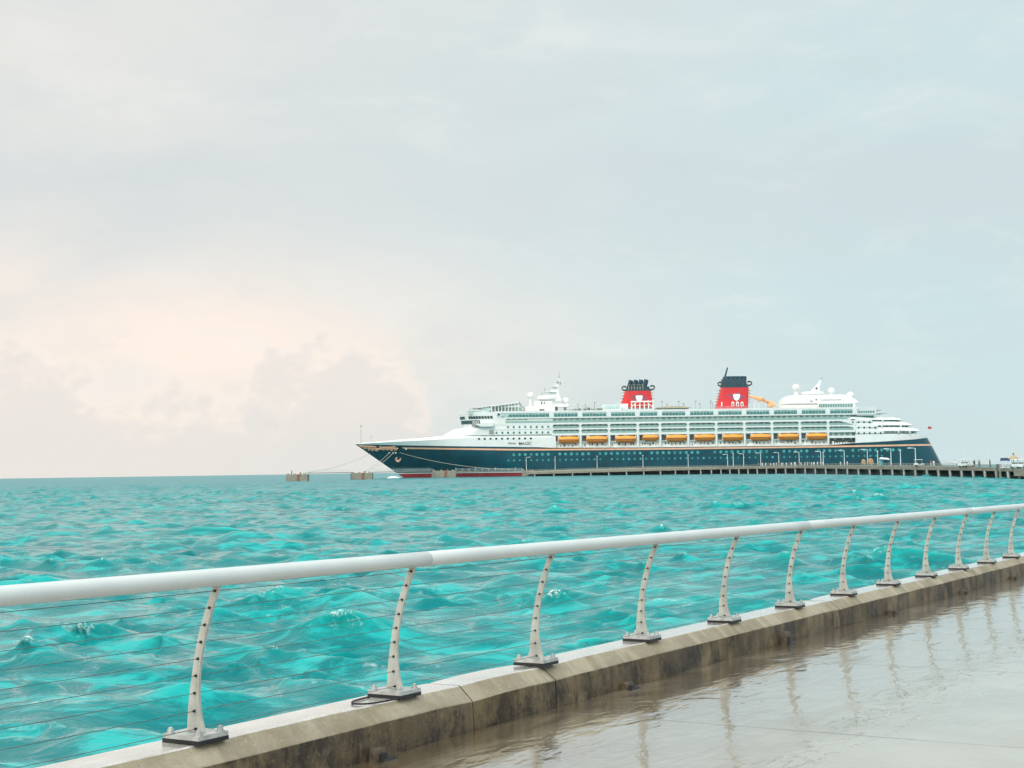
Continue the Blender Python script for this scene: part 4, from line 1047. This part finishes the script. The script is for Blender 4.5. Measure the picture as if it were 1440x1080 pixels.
# ---- ship's name on the bow
def lettering(body, px, py, size, shear=0.0, fat=0.0, sx=1.0):
    c = bpy.data.curves.new('lettering', 'FONT'); c.body = body; c.size = size; c.shear = shear; c.extrude = .03; c.offset = fat
    t = bpy.data.objects.new('t', c); COL.objects.link(t); dg = bpy.context.evaluated_depsgraph_get()
    me = bpy.data.meshes.new_from_object(t.evaluated_get(dg)); bpy.data.objects.remove(t)
    me.materials.clear(); me.materials.append(M_DARK)
    o = bpy.data.objects.new('ship_name', me); COL.objects.link(o); o.parent = ship
    p = onhull(px, py, .12); o.location = p; o.rotation_euler = (R(90), 0, 0); o.scale = (sx, 1, 1)
lettering('Disney', 714, 624.6, 1.5, .35, .0, 1.0); lettering('MAGIC', 729.2, 625.8, 2.2, .1, .012, .95)

# ---- ensign at the stern
fl = empty('flag', mat=SM @ Matrix.Translation((X(1303, 0), 0, zt(1303, 613.5))))
tag(fl, 'small red ensign flying from the staff at the ship stern', 'flag')
mb = MB(); mb.tube([(0, 0, -.6), (.9, 0, 5.2)], .06, 6); mb.build('staff', M_WHITE, fl)
mb = MB(); fr = []
for k in range(7):
    t = k / 6; x = .8 + 1.9 * t; y = .18 * math.sin(5 * t)
    fr.append([(x, y, 3.7 + .1 * t), (x, y + .03, 3.7 + .1 * t), (x, y + .03, 5.1 - .15 * t), (x, y, 5.1 - .15 * t)])
mb.rings(fr); mb.build('flag_cloth', mat('red_flag_cloth', (.45, .06, .07), .7, var=.4, scale=1.1), fl)

# ---- lifeboats
M_BOATL = mat('orange_boat_hull', (.70, .22, .03), .4, var=.12, scale=.8); M_BOATU = mat('amber_boat_canopy', (.88, .34, .035), .35, var=.1, scale=.8)
M_BRN = mat('brown_boat_keel', (.28, .13, .05), .5, var=.2, scale=1)
def boat_section(t, Lh, beam):
    e = (1 - abs(t) ** 3.2) ** .6
    return Lh * t, beam * (.25 + .75 * e) if abs(t) < 1 else beam * .2, e
def make_boat(length, h):
    root = empty('lifeboat'); Lh = length / 2; beam = 1.75
    ts = [-1, -.97, -.9, -.78, -.6, -.3, 0, .3, .6, .78, .9, .97, 1]
    lo, up, kl = [], [], []
    for t in ts:
        x = Lh * t; e = max(1 - abs(t) ** 4, 0) ** .55; b = beam * (.18 + .82 * e); zk = -h * .5 + h * .22 * (1 - e); zg = .02 * h
        lo.append([(x, b * math.sin(a), zg - (zg - zk) * math.cos(a) ** .8 if math.cos(a) > 0 else zg) for a in np.linspace(-math.pi / 2, math.pi / 2, 11)])
        tp = h * .5 * (.45 + .55 * e)
        up.append([(x, b * 1.02 * math.cos(a), zg + .005 + (tp - zg) * math.sin(a) ** .75) for a in np.linspace(0, math.pi, 11)])
    mb = MB(); mb.rings(lo); mb.build('boat_hull', M_BOATL, root, smooth=50)
    mb = MB(); mb.rings(up); mb.build('canopy', M_BOATU, root, smooth=50)
    mb = MB(); mb.box(-Lh * .94, Lh * .94, -beam * 1.06, -beam * .95, -.05 * h, .045 * h); mb.build('rubbing_strake', M_BRN, root)
    mb = MB(); mb.box(-Lh * .72, Lh * .72, -.25, .25, -h * .56, -h * .43); mb.build('keel', M_BRN, root)
    mb = MB()
    for k in range(5): q = Lh * (-.5 + .25 * k); mb.box(q - .28, q + .28, -beam * .93, -beam * .80, h * .16, h * .26)
    mb.build('window', M_DARK, root)
    mb = MB(); mb.box(-.8, .8, -.7, .7, h * .44, h * .58); mb.box(-Lh * .8, -Lh * .76, -.1, .1, h * .1, h * .62); mb.box(Lh * .76, Lh * .8, -.1, .1, h * .1, h * .62); mb.build('lifting_hook', M_GREY, root)
    return root
BOATS = [(784.8, 814.4, 618.4, 9.6), (824.2, 854.6, 617.9, 9.6), (865, 894.6, 617.4, 9.6), (903.2, 926.3, 615.6, 8.6), (936.6, 966, 616.0, 9.6), (976, 1005.5, 615.5, 9.6), (1015.8, 1045.2, 615.3, 9.6), (1055, 1084.4, 614.9, 9.6), (1094, 1123.2, 614.4, 9.4), (1133.6, 1163.2, 613.9, 9.4)]
ORD = ['foremost of the orange lifeboats, nearest the bow', 'second orange lifeboat from the bow, ahead of the forward funnel', 'third orange lifeboat from the bow, just ahead of the forward funnel', 'shorter orange tender, fourth boat from the bow, below the forward funnel', 'fifth orange lifeboat from the bow, just abaft the shorter tender',
       'sixth orange lifeboat from the bow, midway between the funnels', 'seventh orange lifeboat from the bow, just ahead of the after funnel', 'orange lifeboat directly behind the after funnel, third from the stern', 'orange lifeboat next to last toward the stern', 'sternmost of the orange lifeboats hanging on the ship side']
proto = make_boat(10.7, 3.4)
for i, (a, b, q, hp) in enumerate(BOATS):
    o = proto if i == 0 else copy_tree(proto)
    xa, xb2 = X(a, -15), X(b, -15); zc = Zs((a + b) / 2, q, -15)
    o.matrix_world = SM @ Matrix.Translation(((xa + xb2) / 2, -15.3, zc)) @ Matrix.Diagonal(((xb2 - xa) / 10.7, 1, hp / 9.6, 1))
    tag(o, ORD[i], 'lifeboat', 'orange lifeboats along the ship side')
# ------------------------------------------------------------------ pier, dolphins, lamps, people
M_CONC = mat('pier_concrete', (.26, .24, .19), .75, var=.22, scale=.5, stretch=(1, 1, 4))
M_PAR = mat('pier_parapet', (.34, .325, .27), .7, var=.18, scale=.6, stretch=(1, 1, 3))
M_PILE = mat('pale_concrete_pile', (.40, .43, .40), .6, var=.2, scale=1.5)
M_UNDER = mat('shade_dark_concrete', (.10, .11, .11), .8, var=.3, scale=.8)  # dark tone puts the under-deck shade into rear piles and beams
M_RUST = mat('rusty_fender', (.24, .11, .05), .7, var=.4, scale=2)
M_LAMP = mat('pale_lamp_paint', (.68, .72, .70), .4, var=.05, scale=2)
tabf = lambda tab: (lambda x: float(np.interp(x, [a for a, _ in tab], [b for _, b in tab])))
PD = tabf([(735, 736), (900, 716), (1010, 680), (1120, 610), (1200, 505), (1300, 395), (1424, 305), (1560, 255)])
PZT = tabf([(735, 3.0), (800, 3.5), (900, 3.95), (1120, 3.9), (1200, 3.75), (1300, 3.4), (1424, 2.7), (1560, 2.5)])
PZB = tabf([(735, .9), (800, 1.2), (900, 1.7), (1010, 2.1), (1120, 2.25), (1200, 1.85), (1300, 1.65), (1424, 1.45), (1560, 1.35)])
def pp(px, back=0.0, z=None):                    # point on the pier's near edge, `back` metres landward
    lv = LEVEL - ROLL * (px - 720); d = PD(px) + back
    p = at(px, lv, d); return Vector((p.x, p.y, PZT(px) if z is None else z))
pier = empty('pier', pp(1100, 4, 0)); PO = Vector(pier.location)
tag(pier, 'long grey concrete pier on pale piles in front of the ship', 'pier')
pxs = list(np.arange(741, 1561, 10.0))
def ribbon(name, zlo, zhi, b0, b1, m, par=pier):
    mb = MB(); rings = []
    for p in pxs:
        z0, z1 = zlo(p), zhi(p)
        rings.append([tuple(Vector(pp(p, bk, z)) - PO) for bk, z in ((b0, z0), (b0, z1), (b1, z1), (b1, z0))])
    mb.rings(rings); return mb.build(name, m, par)
ZM = lambda p: PZB(p) + .52 * (PZT(p) - PZB(p))
ribbon('edge_beam', PZB, ZM, 0, 1.2, M_CONC)
ribbon('deck', lambda p: ZM(p) - .35, lambda p: ZM(p) - .02, 1.2, 10.5, M_CONC)
ribbon('parapet', lambda p: ZM(p) + .003, lambda p: PZT(p) - .55, .25, .55, M_PAR)
ribbon('shade_backing', lambda p: -.3, lambda p: ZM(p) - .05, 10.5, 11.5, M_UNDER)  # added dark screen: hides the hull's red and deepens the shade under the deck
mb = MB(); p = 745.0
while p < 1555:
    a = Vector(pp(p, .4, PZT(p) - .56)) - PO; mb.tube([a, a + Vector((0, 0, .56))], .05, 5); p += 5
for q in (.30, .02):
    mb.tube([Vector(pp(p, .4, PZT(p) - q)) - PO for p in pxs], .045, 5)
mb.build('guard_rail', M_PAR, pier)
px = 752.0; k = 0; PIL_N = 0
while px < 1552:
    for bk, m in ((.6, M_PILE), (6.0, M_UNDER)):
        a = Vector(pp(px, bk, -1.6)) - PO; b = Vector(pp(px, bk, PZB(px) + .02)) - PO
        mb = MB(); mb.tube([a, b], .33 if bk < 1 else .38, 10); mb.build('pile', m, pier, smooth=50)
    a = pp(px, .3, 0) - PO; b = pp(px, 10.8, 0) - PO; dv = (b - a).normalized(); sd = Vector((-dv.y, dv.x, 0)) * .5
    mb = MB(); z0, z1 = PZB(px) - .75, PZB(px) + .05
    if True:
        a2 = a + dv * .9
        mb.rings([[(a2 + sd).to_tuple()[:2] + (z,), (b + sd).to_tuple()[:2] + (z,), (b - sd).to_tuple()[:2] + (z,), (a2 - sd).to_tuple()[:2] + (z,)] for z in (z0, z1)])
        mb.build('crosshead', M_UNDER, pier)
    px += float(np.interp(px, [740, 900, 1010, 1100, 1180, 1260, 1440], [27.0, 24.0, 12.5, 13.5, 15.5, 16.2, 16.4])); k += 1
# solid head of the pier at the right edge and a tall fender pile
mb = MB(); rings = []
for p in (1425, 1437, 1449, 1461): rings.append([tuple(Vector(pp(p, bk, z)) - PO) for bk, z in ((-1.6, .55), (-1.6, 2.02), (-.02, 2.02), (-.02, .55))])
mb.rings(rings); mb.build('landing_block', M_CONC, pier)
for p in (1402.5, 1406.5):
    a = pp(p, -.5, -1) - PO; mb = MB(); mb.tube([a, Vector((a.x, a.y, 3.0))], .28, 8); mb.build('fender_pile', M_UNDER if p < 1404 else M_CONC, pier, smooth=50)

# lamps
def lamp(px, ytop, ybot, arm, label):
    d = PD(px) + 3.0; top = at(px, ytop, d); z0 = ZM(px) - .02
    root = empty('street_lamp', (top.x, top.y, z0)); tag(root, label, 'street lamp', 'lamp posts along the pier')
    h = top.z - z0; mb = MB(); mb.tube([(0, 0, 0), (0, 0, h)], [.15, .10], 8); mb.build('pole', M_LAMP, root, smooth=50)
    mb = MB(); mb.box(-.32, .32, -.32, .32, 0, .35); mb.build('base', M_PAR, root)
    if arm:
        mb = MB(); mb.tube([(0, 0, h - .12), (arm * .8, 0, h + .02), (arm * 1.5, 0, h + .05)], .09, 6); mb.build('arm', M_LAMP, root)
        mb = MB(); a, b = sorted((arm * 1.1, arm * 2.1)); mb.box(a, b, -.2, .2, h - .1, h + .14); mb.build('lamp_head', M_LAMP, root)
    else:
        mb = MB(); mb.lathe([(.13, h), (.26, h + .06), (.22, h + .3), (.05, h + .38)], (0, 0, 0), 10); mb.build('cap', M_LAMP, root)
    return root
LAMPS = [(740, 643, 659, 1, 'first lamp post at the bow end of the pier, its arm to the right'), (780.5, 643, 660, 0, 'plain lamp post on the pier below the first lifeboat'), (839.5, 642, 660, 0, 'plain lamp post on the pier below the second lifeboat'),
    (904, 641, 659, 0, 'plain lamp post on the pier below the forward funnel'), (967.5, 640, 657, 0, 'plain lamp post on the pier below the gap after the fifth lifeboat'), (1023, 639, 656, -1, 'lamp post with left arm, below the seventh lifeboat and first of a close pair'),
    (1031, 638.7, 655.6, 0, 'plain pole beside the armed lamp post below the after funnel'), (1045.5, 638, 655, -1, 'lamp post with left arm just below the after funnel, right of the plain pole'), (1069.5, 637, 655.6, -1, 'lamp post with left arm below the eighth lifeboat'),
    (1095, 636.3, 655, -1, 'lamp post with left arm below the ninth lifeboat'), (1123.5, 635.6, 653, -1, 'lamp post with left arm between the last two lifeboats'), (1154, 634.7, 653, -1, 'lamp post with left arm below the sternmost lifeboat'),
    (1157.5, 637, 655, 0, 'short plain pole close beside the lamp post below the sternmost lifeboat'), (1187, 633.2, 652, -1, 'lamp post with left arm below the aft mooring deck'), (1219.5, 632, 654, -1, 'lamp post with left arm in front of the brown covered carts'),
    (1234, 635.6, 651.5, 0, 'short plain pole left of the white canopy tent'), (1252.5, 631, 655, -1, 'lamp post with left arm right of the white canopy tent'), (1266, 634, 650.5, 0, 'short plain pole between the canopy tent and the last armed lamp'), (1287, 630, 654, -1, 'sternmost lamp post with left arm, nearest the ship stern')]
for l in LAMPS: lamp(*l)
for px, q, lab in ((1354, 626, 'thin pale pole rising above the pier, left of three'), (1389, 625, 'thin pale pole rising above the pier near the dark-clad person'), (1426, 623, 'thin pale pole above the thatched shelter')):
    t = at(px, q, PD(px) + 7); mb = MB(); mb.tube([(0, 0, 0), (0, 0, t.z - ZM(px) + .02)], [.06, .03], 6); r = mb.build('signal_pole', M_LAMP, loc=(t.x, t.y, ZM(px) - .02)); tag(r, lab, 'pole', 'thin poles on the landward pier')

# mooring dolphins, linked by a light footbridge
def dolphin(pa, pb, qtop, d, label, extra=0):
    a, b = at(pa, qtop, d), at(pb, qtop, d); w = b.x - a.x; zt_ = a.z - .45
    root = empty('mooring_dolphin', ((a.x + b.x) / 2, d, 0)); tag(root, label, 'mooring dolphin', 'mooring dolphins off the ship bow')
    hw = w / 2; mb = MB()
    mb.rings([[(x * s, y * s, z) for x, y in ((-hw, 0), (hw, 0), (hw, 6), (-hw, 6))] for z, s in ((-2, 1), (zt_ - .12, 1), (zt_, .985))]); mb.build('block', M_CONC, root)
    for x in (-hw * .8, -hw * .2, hw * .75):
        mb = MB(); mb.box(x - .5, x + .5, .15, 1.2, zt_, zt_ + .42); mb.build('kerb_block', M_PAR, root)
    mb = MB(); mb.lathe([(.32, zt_), (.26, zt_ + .5), (.42, zt_ + .62), (.40, zt_ + .8)], (hw * .3, 1.8, 0), 12); mb.build('bollard', M_RUST, root, smooth=40)
    mb = MB(); mb.box(hw * .05, hw * .26, -.22, -.005, .1, zt_ + .1); mb.build('fender', M_RUST, root)
    if extra: mb = MB(); mb.tube([(-hw * .5, 1.5, zt_), (-hw * .5, 1.5, zt_ + 1.6)], .2, 8); mb.build('marker_post', M_RUST, root)
    return root, zt_
dolphin(402, 432, 666.0, 600, 'leftmost square concrete mooring block in the sea, with a marker post', 1)
dolphin(493, 523, 663.8, 645, 'square concrete mooring block just left of the ship bow', 0)
dolphin(607, 641, 660.8, 742, 'square concrete mooring block standing in front of the red boot stripe', 0)
dolphin(734, 751, 660.6, 738, 'small concrete block at the bow end of the pier, under the first lamp', 0)
def footbridge(p0, q0, d0, p1, q1, d1, label):
    a, b = at(p0, q0, d0), at(p1, q1, d1); root = empty('footbridge', a); tag(root, label, 'footbridge', 'footbridges between mooring blocks')
    v = b - a; n = Vector((-v.y, v.x, 0)).normalized() * .7; nn = max(6, int(v.length / 3.2))
    mb = MB(); mb.rings([[p + n + Vector((0, 0, -.3)), p - n + Vector((0, 0, -.3)), p - n + Vector((0, 0, .02)), p + n + Vector((0, 0, .02))] for p in (Vector(), v)]); mb.build('walkway', M_PAR, root)
    for s, nm in ((1, 1), (-1, 1)):
        mb = MB()
        for h in (.55, 1.05): mb.tube([n * s + Vector((0, 0, h)), v + n * s + Vector((0, 0, h))], .04, 5)
        for k in range(nn + 1): p = v * (k / nn) + n * s; mb.tube([p, p + Vector((0, 0, 1.05 if k % 3 else 1.7))], .045, 5)
        mb.build('handrail', M_LAMP, root)
footbridge(432, 664.9, 602, 493, 664.0, 647, 'thin pale footbridge from the leftmost mooring block to the next')
footbridge(523, 663.6, 648, 607, 662.2, 740, 'thin pale footbridge passing under the ship bow')
footbridge(641, 662.3, 743, 734, 661.6, 738, 'thin pale footbridge along the hull to the end of the pier')

# ropes
M_ROPE = mat('pale_mooring_rope', (.50, .46, .36), .8, var=.15, scale=3)
def rope(a, b, label, sag=.6, r=.085):
    a, b = Vector(a), Vector(b); pts = []
    for k in range(15):
        t = k / 14; p = a.lerp(b, t); p.z -= sag * 4 * t * (1 - t); pts.append(p - a)
    mb = MB(); mb.tube(pts, r, 6); o = mb.build('mooring_rope', M_ROPE, loc=a, smooth=60); tag(o, label, 'mooring rope', 'mooring ropes of the ship')
W = lambda p: SM @ p
rope(W(onhull(521, 637.6, .1)), at(424, 665.6, 602), 'longest mooring rope, from the bow tip to the leftmost mooring block', 1.6)
rope(W(onhull(547.5, 636.8, .1)), at(511, 663.9, 647), 'upper of two steep mooring ropes from the bow to the nearer block', .8)
rope(W(onhull(553, 637, .1)), at(516, 663.9, 647), 'lower of two steep mooring ropes from the bow to the nearer block', .8)
rope(W(onhull(562, 636.6, .1)), at(737, 660, 738.5), 'mooring rope slanting aft across the dark hull from the bow', 2.4, .1)
rope(at(1318, 646, 768), pp(1398, 2.0, PZT(1398)), 'mooring rope from the ship stern to the landward pier', .9, .07)

# bow wave breaking on the bulb
mb = MB(); rr = []
for k in range(9):
    t = k / 8; x = -3.8 + 6.6 * t; h = .95 * math.sin(math.pi * min(1, t * 1.02)) ** .8 * (1 - .3 * t) + .02
    rr.append([(x, 1.6 * math.cos(a) * (.3 + h), -.5 + (h + .5) * math.sin(a)) for a in np.linspace(0, math.pi, 9)])
mb.rings(rr); p = at(555, 671, 752); o = mb.build('bow_wave', mat('white_foam', (.75, .82, .82), .7, var=.06, scale=3), loc=(p.x, 752, .1), smooth=60); tag(o, kind='stuff')

# people
SK = mat('skin', (.42, .25, .17), .6, var=.1); 
def person_mesh():
    me = bpy.data.meshes.new('p'); J = {'pel': (0, 0, .95), 'wst': (0, 0, 1.12), 'chs': (0, 0, 1.35), 'nck': (0, 0, 1.50), 'hd': (0, -.01, 1.60), 'tp': (0, -.005, 1.74)}
    for s, n in ((-1, 'l'), (1, 'r')):
        J |= {n + 'hip': (s * .10, 0, .90), n + 'kn': (s * .11, -.03 - .08 * (s > 0), .50), n + 'an': (s * .11, .02 + .12 * s, .08), n + 'to': (s * .12, -.13 + .12 * s, .04), n + 'sh': (s * .19, 0, 1.42), n + 'el': (s * .25, .02 - .04 * s, 1.14), n + 'wr': (s * .26, -.07 - .06 * s, .90), n + 'hn': (s * .26, -.09 - .06 * s, .81)}
    E_ = [('pel', 'wst'), ('wst', 'chs'), ('chs', 'nck'), ('nck', 'hd'), ('hd', 'tp')]
    for n in 'lr': E_ += [('pel', n + 'hip'), (n + 'hip', n + 'kn'), (n + 'kn', n + 'an'), (n + 'an', n + 'to'), ('chs', n + 'sh'), (n + 'sh', n + 'el'), (n + 'el', n + 'wr'), (n + 'wr', n + 'hn')]
    ks = list(J); me.from_pydata([J[k] for k in ks], [(ks.index(a), ks.index(b)) for a, b in E_], [])
    o = bpy.data.objects.new('t', me); COL.objects.link(o); md = o.modifiers.new('s', 'SKIN'); 
    rad = {'pel': .15, 'wst': .13, 'chs': .155, 'nck': .06, 'hd': .10, 'tp': .075}
    for k, v in zip(ks, me.skin_vertices[0].data):
        q = rad.get(k) or {'hip': .095, 'kn': .062, 'an': .042, 'to': .035, 'sh': .062, 'el': .046, 'wr': .032, 'hn': .035}[k[1:]]
        v.radius = (q, q * (.72 if k in ('pel', 'wst', 'chs') else 1)); v.use_root = (k == 'pel')
    md2 = o.modifiers.new('u', 'SUBSURF'); md2.levels = 1; md2.render_levels = 1
    dg = bpy.context.evaluated_depsgraph_get(); r = bpy.data.meshes.new_from_object(o.evaluated_get(dg)); bpy.data.objects.remove(o); r.materials.clear(); r.materials.append(SK)
    return r
PM = person_mesh()
def make_person(shirt, legs, hair=(.03, .02, .015)):
    root = empty('person'); b = bpy.data.objects.new('body', PM); COL.objects.link(b); b.parent = root
    mb = MB(); mb.rings([[(rx * math.cos(a), ry * math.sin(a), z) for a in np.linspace(0, 2 * math.pi, 14, endpoint=False)] for z, rx, ry in ((.90, .19, .145), (1.12, .175, .135), (1.35, .215, .15), (1.46, .19, .12), (1.51, .085, .085))])
    for s in (-1, 1): mb.tube([(s * .17, 0, 1.43), (s * .255, .02 - .04 * s, 1.15)], [.085, .072], 8)
    mb.build('shirt', shirt, root, smooth=60)
    mb = MB()
    for s in (-1, 1): mb.tube([(s * .085, 0, .98), (s * .10, 0, .88), (s * .11, -.03 - .08 * (s > 0), .50), (s * .11, .01 + .1 * s, .14)], [.115, .115, .085, .07], 9)
    mb.build('trousers', legs, root, smooth=60)
    mb = MB(); mb.ball((0, .012, 1.675), .108, 12, zs=1.02); mb.build('hair', mat('dark_hair', hair, .7), root, smooth=60)
    return root
CW, CD, CR_, CBL = mat('white_cloth', (.75, .75, .73), .8), mat('dark_cloth', (.02, .022, .03), .8), mat('red_cloth', (.45, .08, .07), .8), mat('khaki_cloth', (.30, .22, .14), .8)
protos = {'w': make_person(CW, CW), 'd': make_person(CD, CD), 'r': make_person(CR_, CW), 'k': make_person(CBL, CD)}
used = set()
def put_person(kind, px, back, label, grp, rz):
    o = protos[kind] if kind not in used else copy_tree(protos[kind]); used.add(kind)
    p = pp(px, back, ZM(px) - .02); o.location = p; o.rotation_euler = (0, 0, rz); tag(o, label, 'person', grp)
    s = random.uniform(.94, 1.04); o.scale = (s, s, s)
put_person('d', 1392, 2.2, 'person in dark clothes standing alone on the pier near the right edge', 'people on the pier', 1.2)
put_person('d', 1370, 2.0, 'person in dark clothes by the pier rail, left of the lone standing one', 'people on the pier', 2.2)
put_person('k', 1377, 1.8, 'person in khaki shirt and dark trousers beside the pier rail', 'people on the pier', .4)
put_person('r', 1309, 2.0, 'person in red shirt and white trousers on the pier behind the stern', 'people on the pier', 1.0)
put_person('w', 1313, 2.3, 'person in white beside the one in red on the pier', 'people on the pier', 2.6)
put_person('w', 1342.5, 2.0, 'person all in white on the pier, between the stern and the white carts', 'people on the pier', .3)
put_person('w', 1182, 1.6, 'person in white just left of the lamp post below the aft mooring deck', 'people on the pier', .9)
put_person('w', 1191.5, 1.8, 'person in white just right of the lamp post below the aft mooring deck', 'people on the pier', 2.0)
for k in range(26):
    px = 1066 + k * 3.6 + random.uniform(-1.3, 1.3)
    put_person('w' if k % 4 else 'k', px, random.uniform(1.5, 5), 'tiny figure in pale or khaki clothes in the crowd along the pier rail' , 'crowd walking along the pier', random.uniform(0, 6))

# carts, tent, kiosk, shelter
M_CARTW = mat('white_cart_body', (.72, .75, .74), .35, var=.06); M_BLUE = mat('navy_awning', (.02, .05, .13), .6, var=.2); M_THATCH = mat('palm_thatch', (.42, .31, .19), .85, var=.3, scale=3, stretch=(1, 1, 6)); M_TARP = mat('brown_tarpaulin', (.34, .20, .10), .7, var=.25, scale=1.5)
M_TEAL = mat('teal_tent_cloth', (.20, .52, .58), .6, var=.1)
def golf_cart(px, back, label, rz=0):
    root = empty('golf_cart', pp(px, back, ZM(px) - .02)); root.rotation_euler = (0, 0, rz); tag(root, label, 'golf cart', 'white carts on the pier')
    mb = MB(); mb.prism([(-1.25, .35), (1.25, .35), (1.25, .75), (.75, .85), (.6, .6), (-.3, .6), (-.4, .95), (-1.25, .9)], -.6, .6); mb.build('cart_body', M_CARTW, root)
    mb = MB(); mb.rings([[(x * s, y * s, z) for x, y in ((-1.15, -.65), (.95, -.65), (.95, .65), (-1.15, .65))] for z, s in ((1.82, 1), (1.92, .96))]); mb.build('roof', M_CARTW, root)
    for x, y in ((-1.05, -.55), (-1.05, .55), (.85, -.55), (.85, .55)): mb = MB(); mb.tube([(x, y, .75), (x * .95, y, 1.83)], .03, 5); mb.build('roof_post', M_GREY, root)
    for x in (-.8, .85):
        for y in (-.6, .6): mb = MB(); mb.tube([(x, y - .1, .25), (x, y + .1, .25)], .25, 12); mb.build('wheel', M_BLACK, root)
    mb = MB(); mb.box(-.4, .1, -.5, .5, .605, .78); mb.box(-.42, -.32, -.5, .5, .78, 1.2); mb.build('seat', M_DARK, root)
golf_cart(1292, 1.9, 'white cart beside the sternmost lamp post'); golf_cart(1355.5, 2.6, 'left of two white carts close together on the pier', .5); golf_cart(1361, 2.2, 'right of two white carts close together on the pier', .3)
golf_cart(1427, .9, 'white cart below the thatched shelter near the right edge', 1.2); golf_cart(1436.5, .9, 'white cart at the very right edge of the pier', 1.0)
def covered_cart(px, w, h, label):
    root = empty('covered_cart', pp(px, 4.5, ZM(px) - .02)); tag(root, label, 'covered cart', 'brown covered carts on the pier')
    mb = MB(); mb.box(-w / 2, w / 2, -.8, .8, .35, .6); mb.build('bed', M_GREY, root)
    mb = MB(); mb.rings([[(x, .78 * c * (1 - .25 * s * s), .602 + (h - .6) * s * e) for c, s in [(math.cos(a), math.sin(a)) for a in np.linspace(0, math.pi, 9)]] for x, e in ((-w * .5, .55), (-w * .42, .85), (-w * .1, 1), (w * .25, .92), (w * .43, .8), (w * .5, .5))]); mb.build('tarpaulin', M_TARP, root, smooth=50)
    for x in (-w * .33, w * .33):
        for y in (-.75, .75): mb = MB(); mb.tube([(x, y - .08, .3), (x, y + .08, .3)], .3, 12); mb.build('wheel', M_BLACK, root)
covered_cart(1214.5, 1.6 * .85, 2.35, 'left brown covered cart on the pier, left of the lamp post'); covered_cart(1224.5, 1.7, 2.6, 'right brown covered cart on the pier, right of the lamp post')
root = empty('canopy_tent', pp(1244, 4.0, ZM(1244) - .02)); tag(root, 'low white and teal canopy tent on the pier beside a lamp post', 'tent')
mb = MB(); mb.rings([[(x, y, z) for x, y, z in ((-1.5, -1.2, 2.25), (1.5, -1.2, 2.0), (1.5, 1.2, 2.0), (-1.5, 1.2, 2.25))], [(x, y, z) for x, y, z in ((-1.2, -.5, 2.75), (.9, -.5, 2.55), (.9, .5, 2.55), (-1.2, .5, 2.75))]]); mb.build('canopy', M_CARTW, root)
mb = MB(); mb.box(-1.4, -.2, .9, 1.0, .3, 2.15); mb.build('side_curtain', M_TEAL, root)
for x in (-1.4, 1.4):
    for y in (-1.1, 1.1): mb = MB(); mb.tube([(x, y, 0), (x, y, 2.1)], .04, 6); mb.build('leg', M_GREY, root)
root = empty('kiosk', pp(1413.5, 1.6, ZM(1413) - .02)); tag(root, 'small kiosk with dark blue awning and white slatted front on the pier', 'kiosk')
mb = MB(); mb.rings([[(x, y, z) for x, y in ((-.85 * s, -.7 * s), (.85 * s, -.7 * s), (.85 * s, .7), (-.85 * s, .7))] for z, s in ((1.55, 1.0), (2.15, .85))]); mb.build('awning', M_BLUE, root)
mb = MB(); mb.box(-.8, .8, -.55, .55, .02, .28); mb.build('counter', M_CARTW, root)
for k in range(6): mb = MB(); x = -.75 + .3 * k; mb.box(x - .06, x + .06, -.66, -.56, .0, .95); mb.build('slat', M_CARTW, root)
for x in (-.78, .78): mb = MB(); mb.tube([(x, .5, 0), (x, .5, 1.6)], .05, 6); mb.tube([(x, -.6, 0), (x, -.6, 1.56)], .05, 6); mb.build('post', M_CARTW, root)
root = empty('thatched_shelter', pp(1425.5, 3.2, ZM(1425) - .02)); tag(root, 'conical thatched shelter roof on a post near the right edge of the pier', 'shelter')
hz = at(1425.5, 641.5, PD(1425) + 3.2).z - ZM(1425)
mb = MB(); mb.lathe([(1.12, hz - .55), (1.15, hz - .45), (.62, hz - .12), (.22, hz + .28), (.06, hz + .34)], (0, 0, 0), 20); mb.build('thatched_roof', M_THATCH, root, smooth=40)
mb = MB(); mb.lathe([(.10, hz + .3), (.2, hz + .45), (.16, hz + .62), (.02, hz + .7)], (0, 0, 0), 10); mb.build('finial', M_DARK, root)
mb = MB(); mb.tube([(0, 0, 0), (0, 0, hz - .4)], .08, 8); mb.build('post', M_TARP, root)

# ------------------------------------------------------------------ sea haze
HAZE = 2.2e-5
mb = MB(); mb.box(-9600, 9600, -400, 9600, -9.5, 90)
m = bpy.data.materials.new('haze'); m.use_nodes = True; nt = m.node_tree; nt.nodes.clear(); g = G(nt)
v = g.n('ShaderNodeVolumePrincipled'); v.inputs['Color'].default_value = (.90, .93, .94, 1); v.inputs['Density'].default_value = HAZE
o_ = g.n('ShaderNodeOutputMaterial'); g.put(o_.inputs['Volume'], v.outputs[0])
hz_o = mb.build('haze', m); tag(hz_o, kind='stuff')
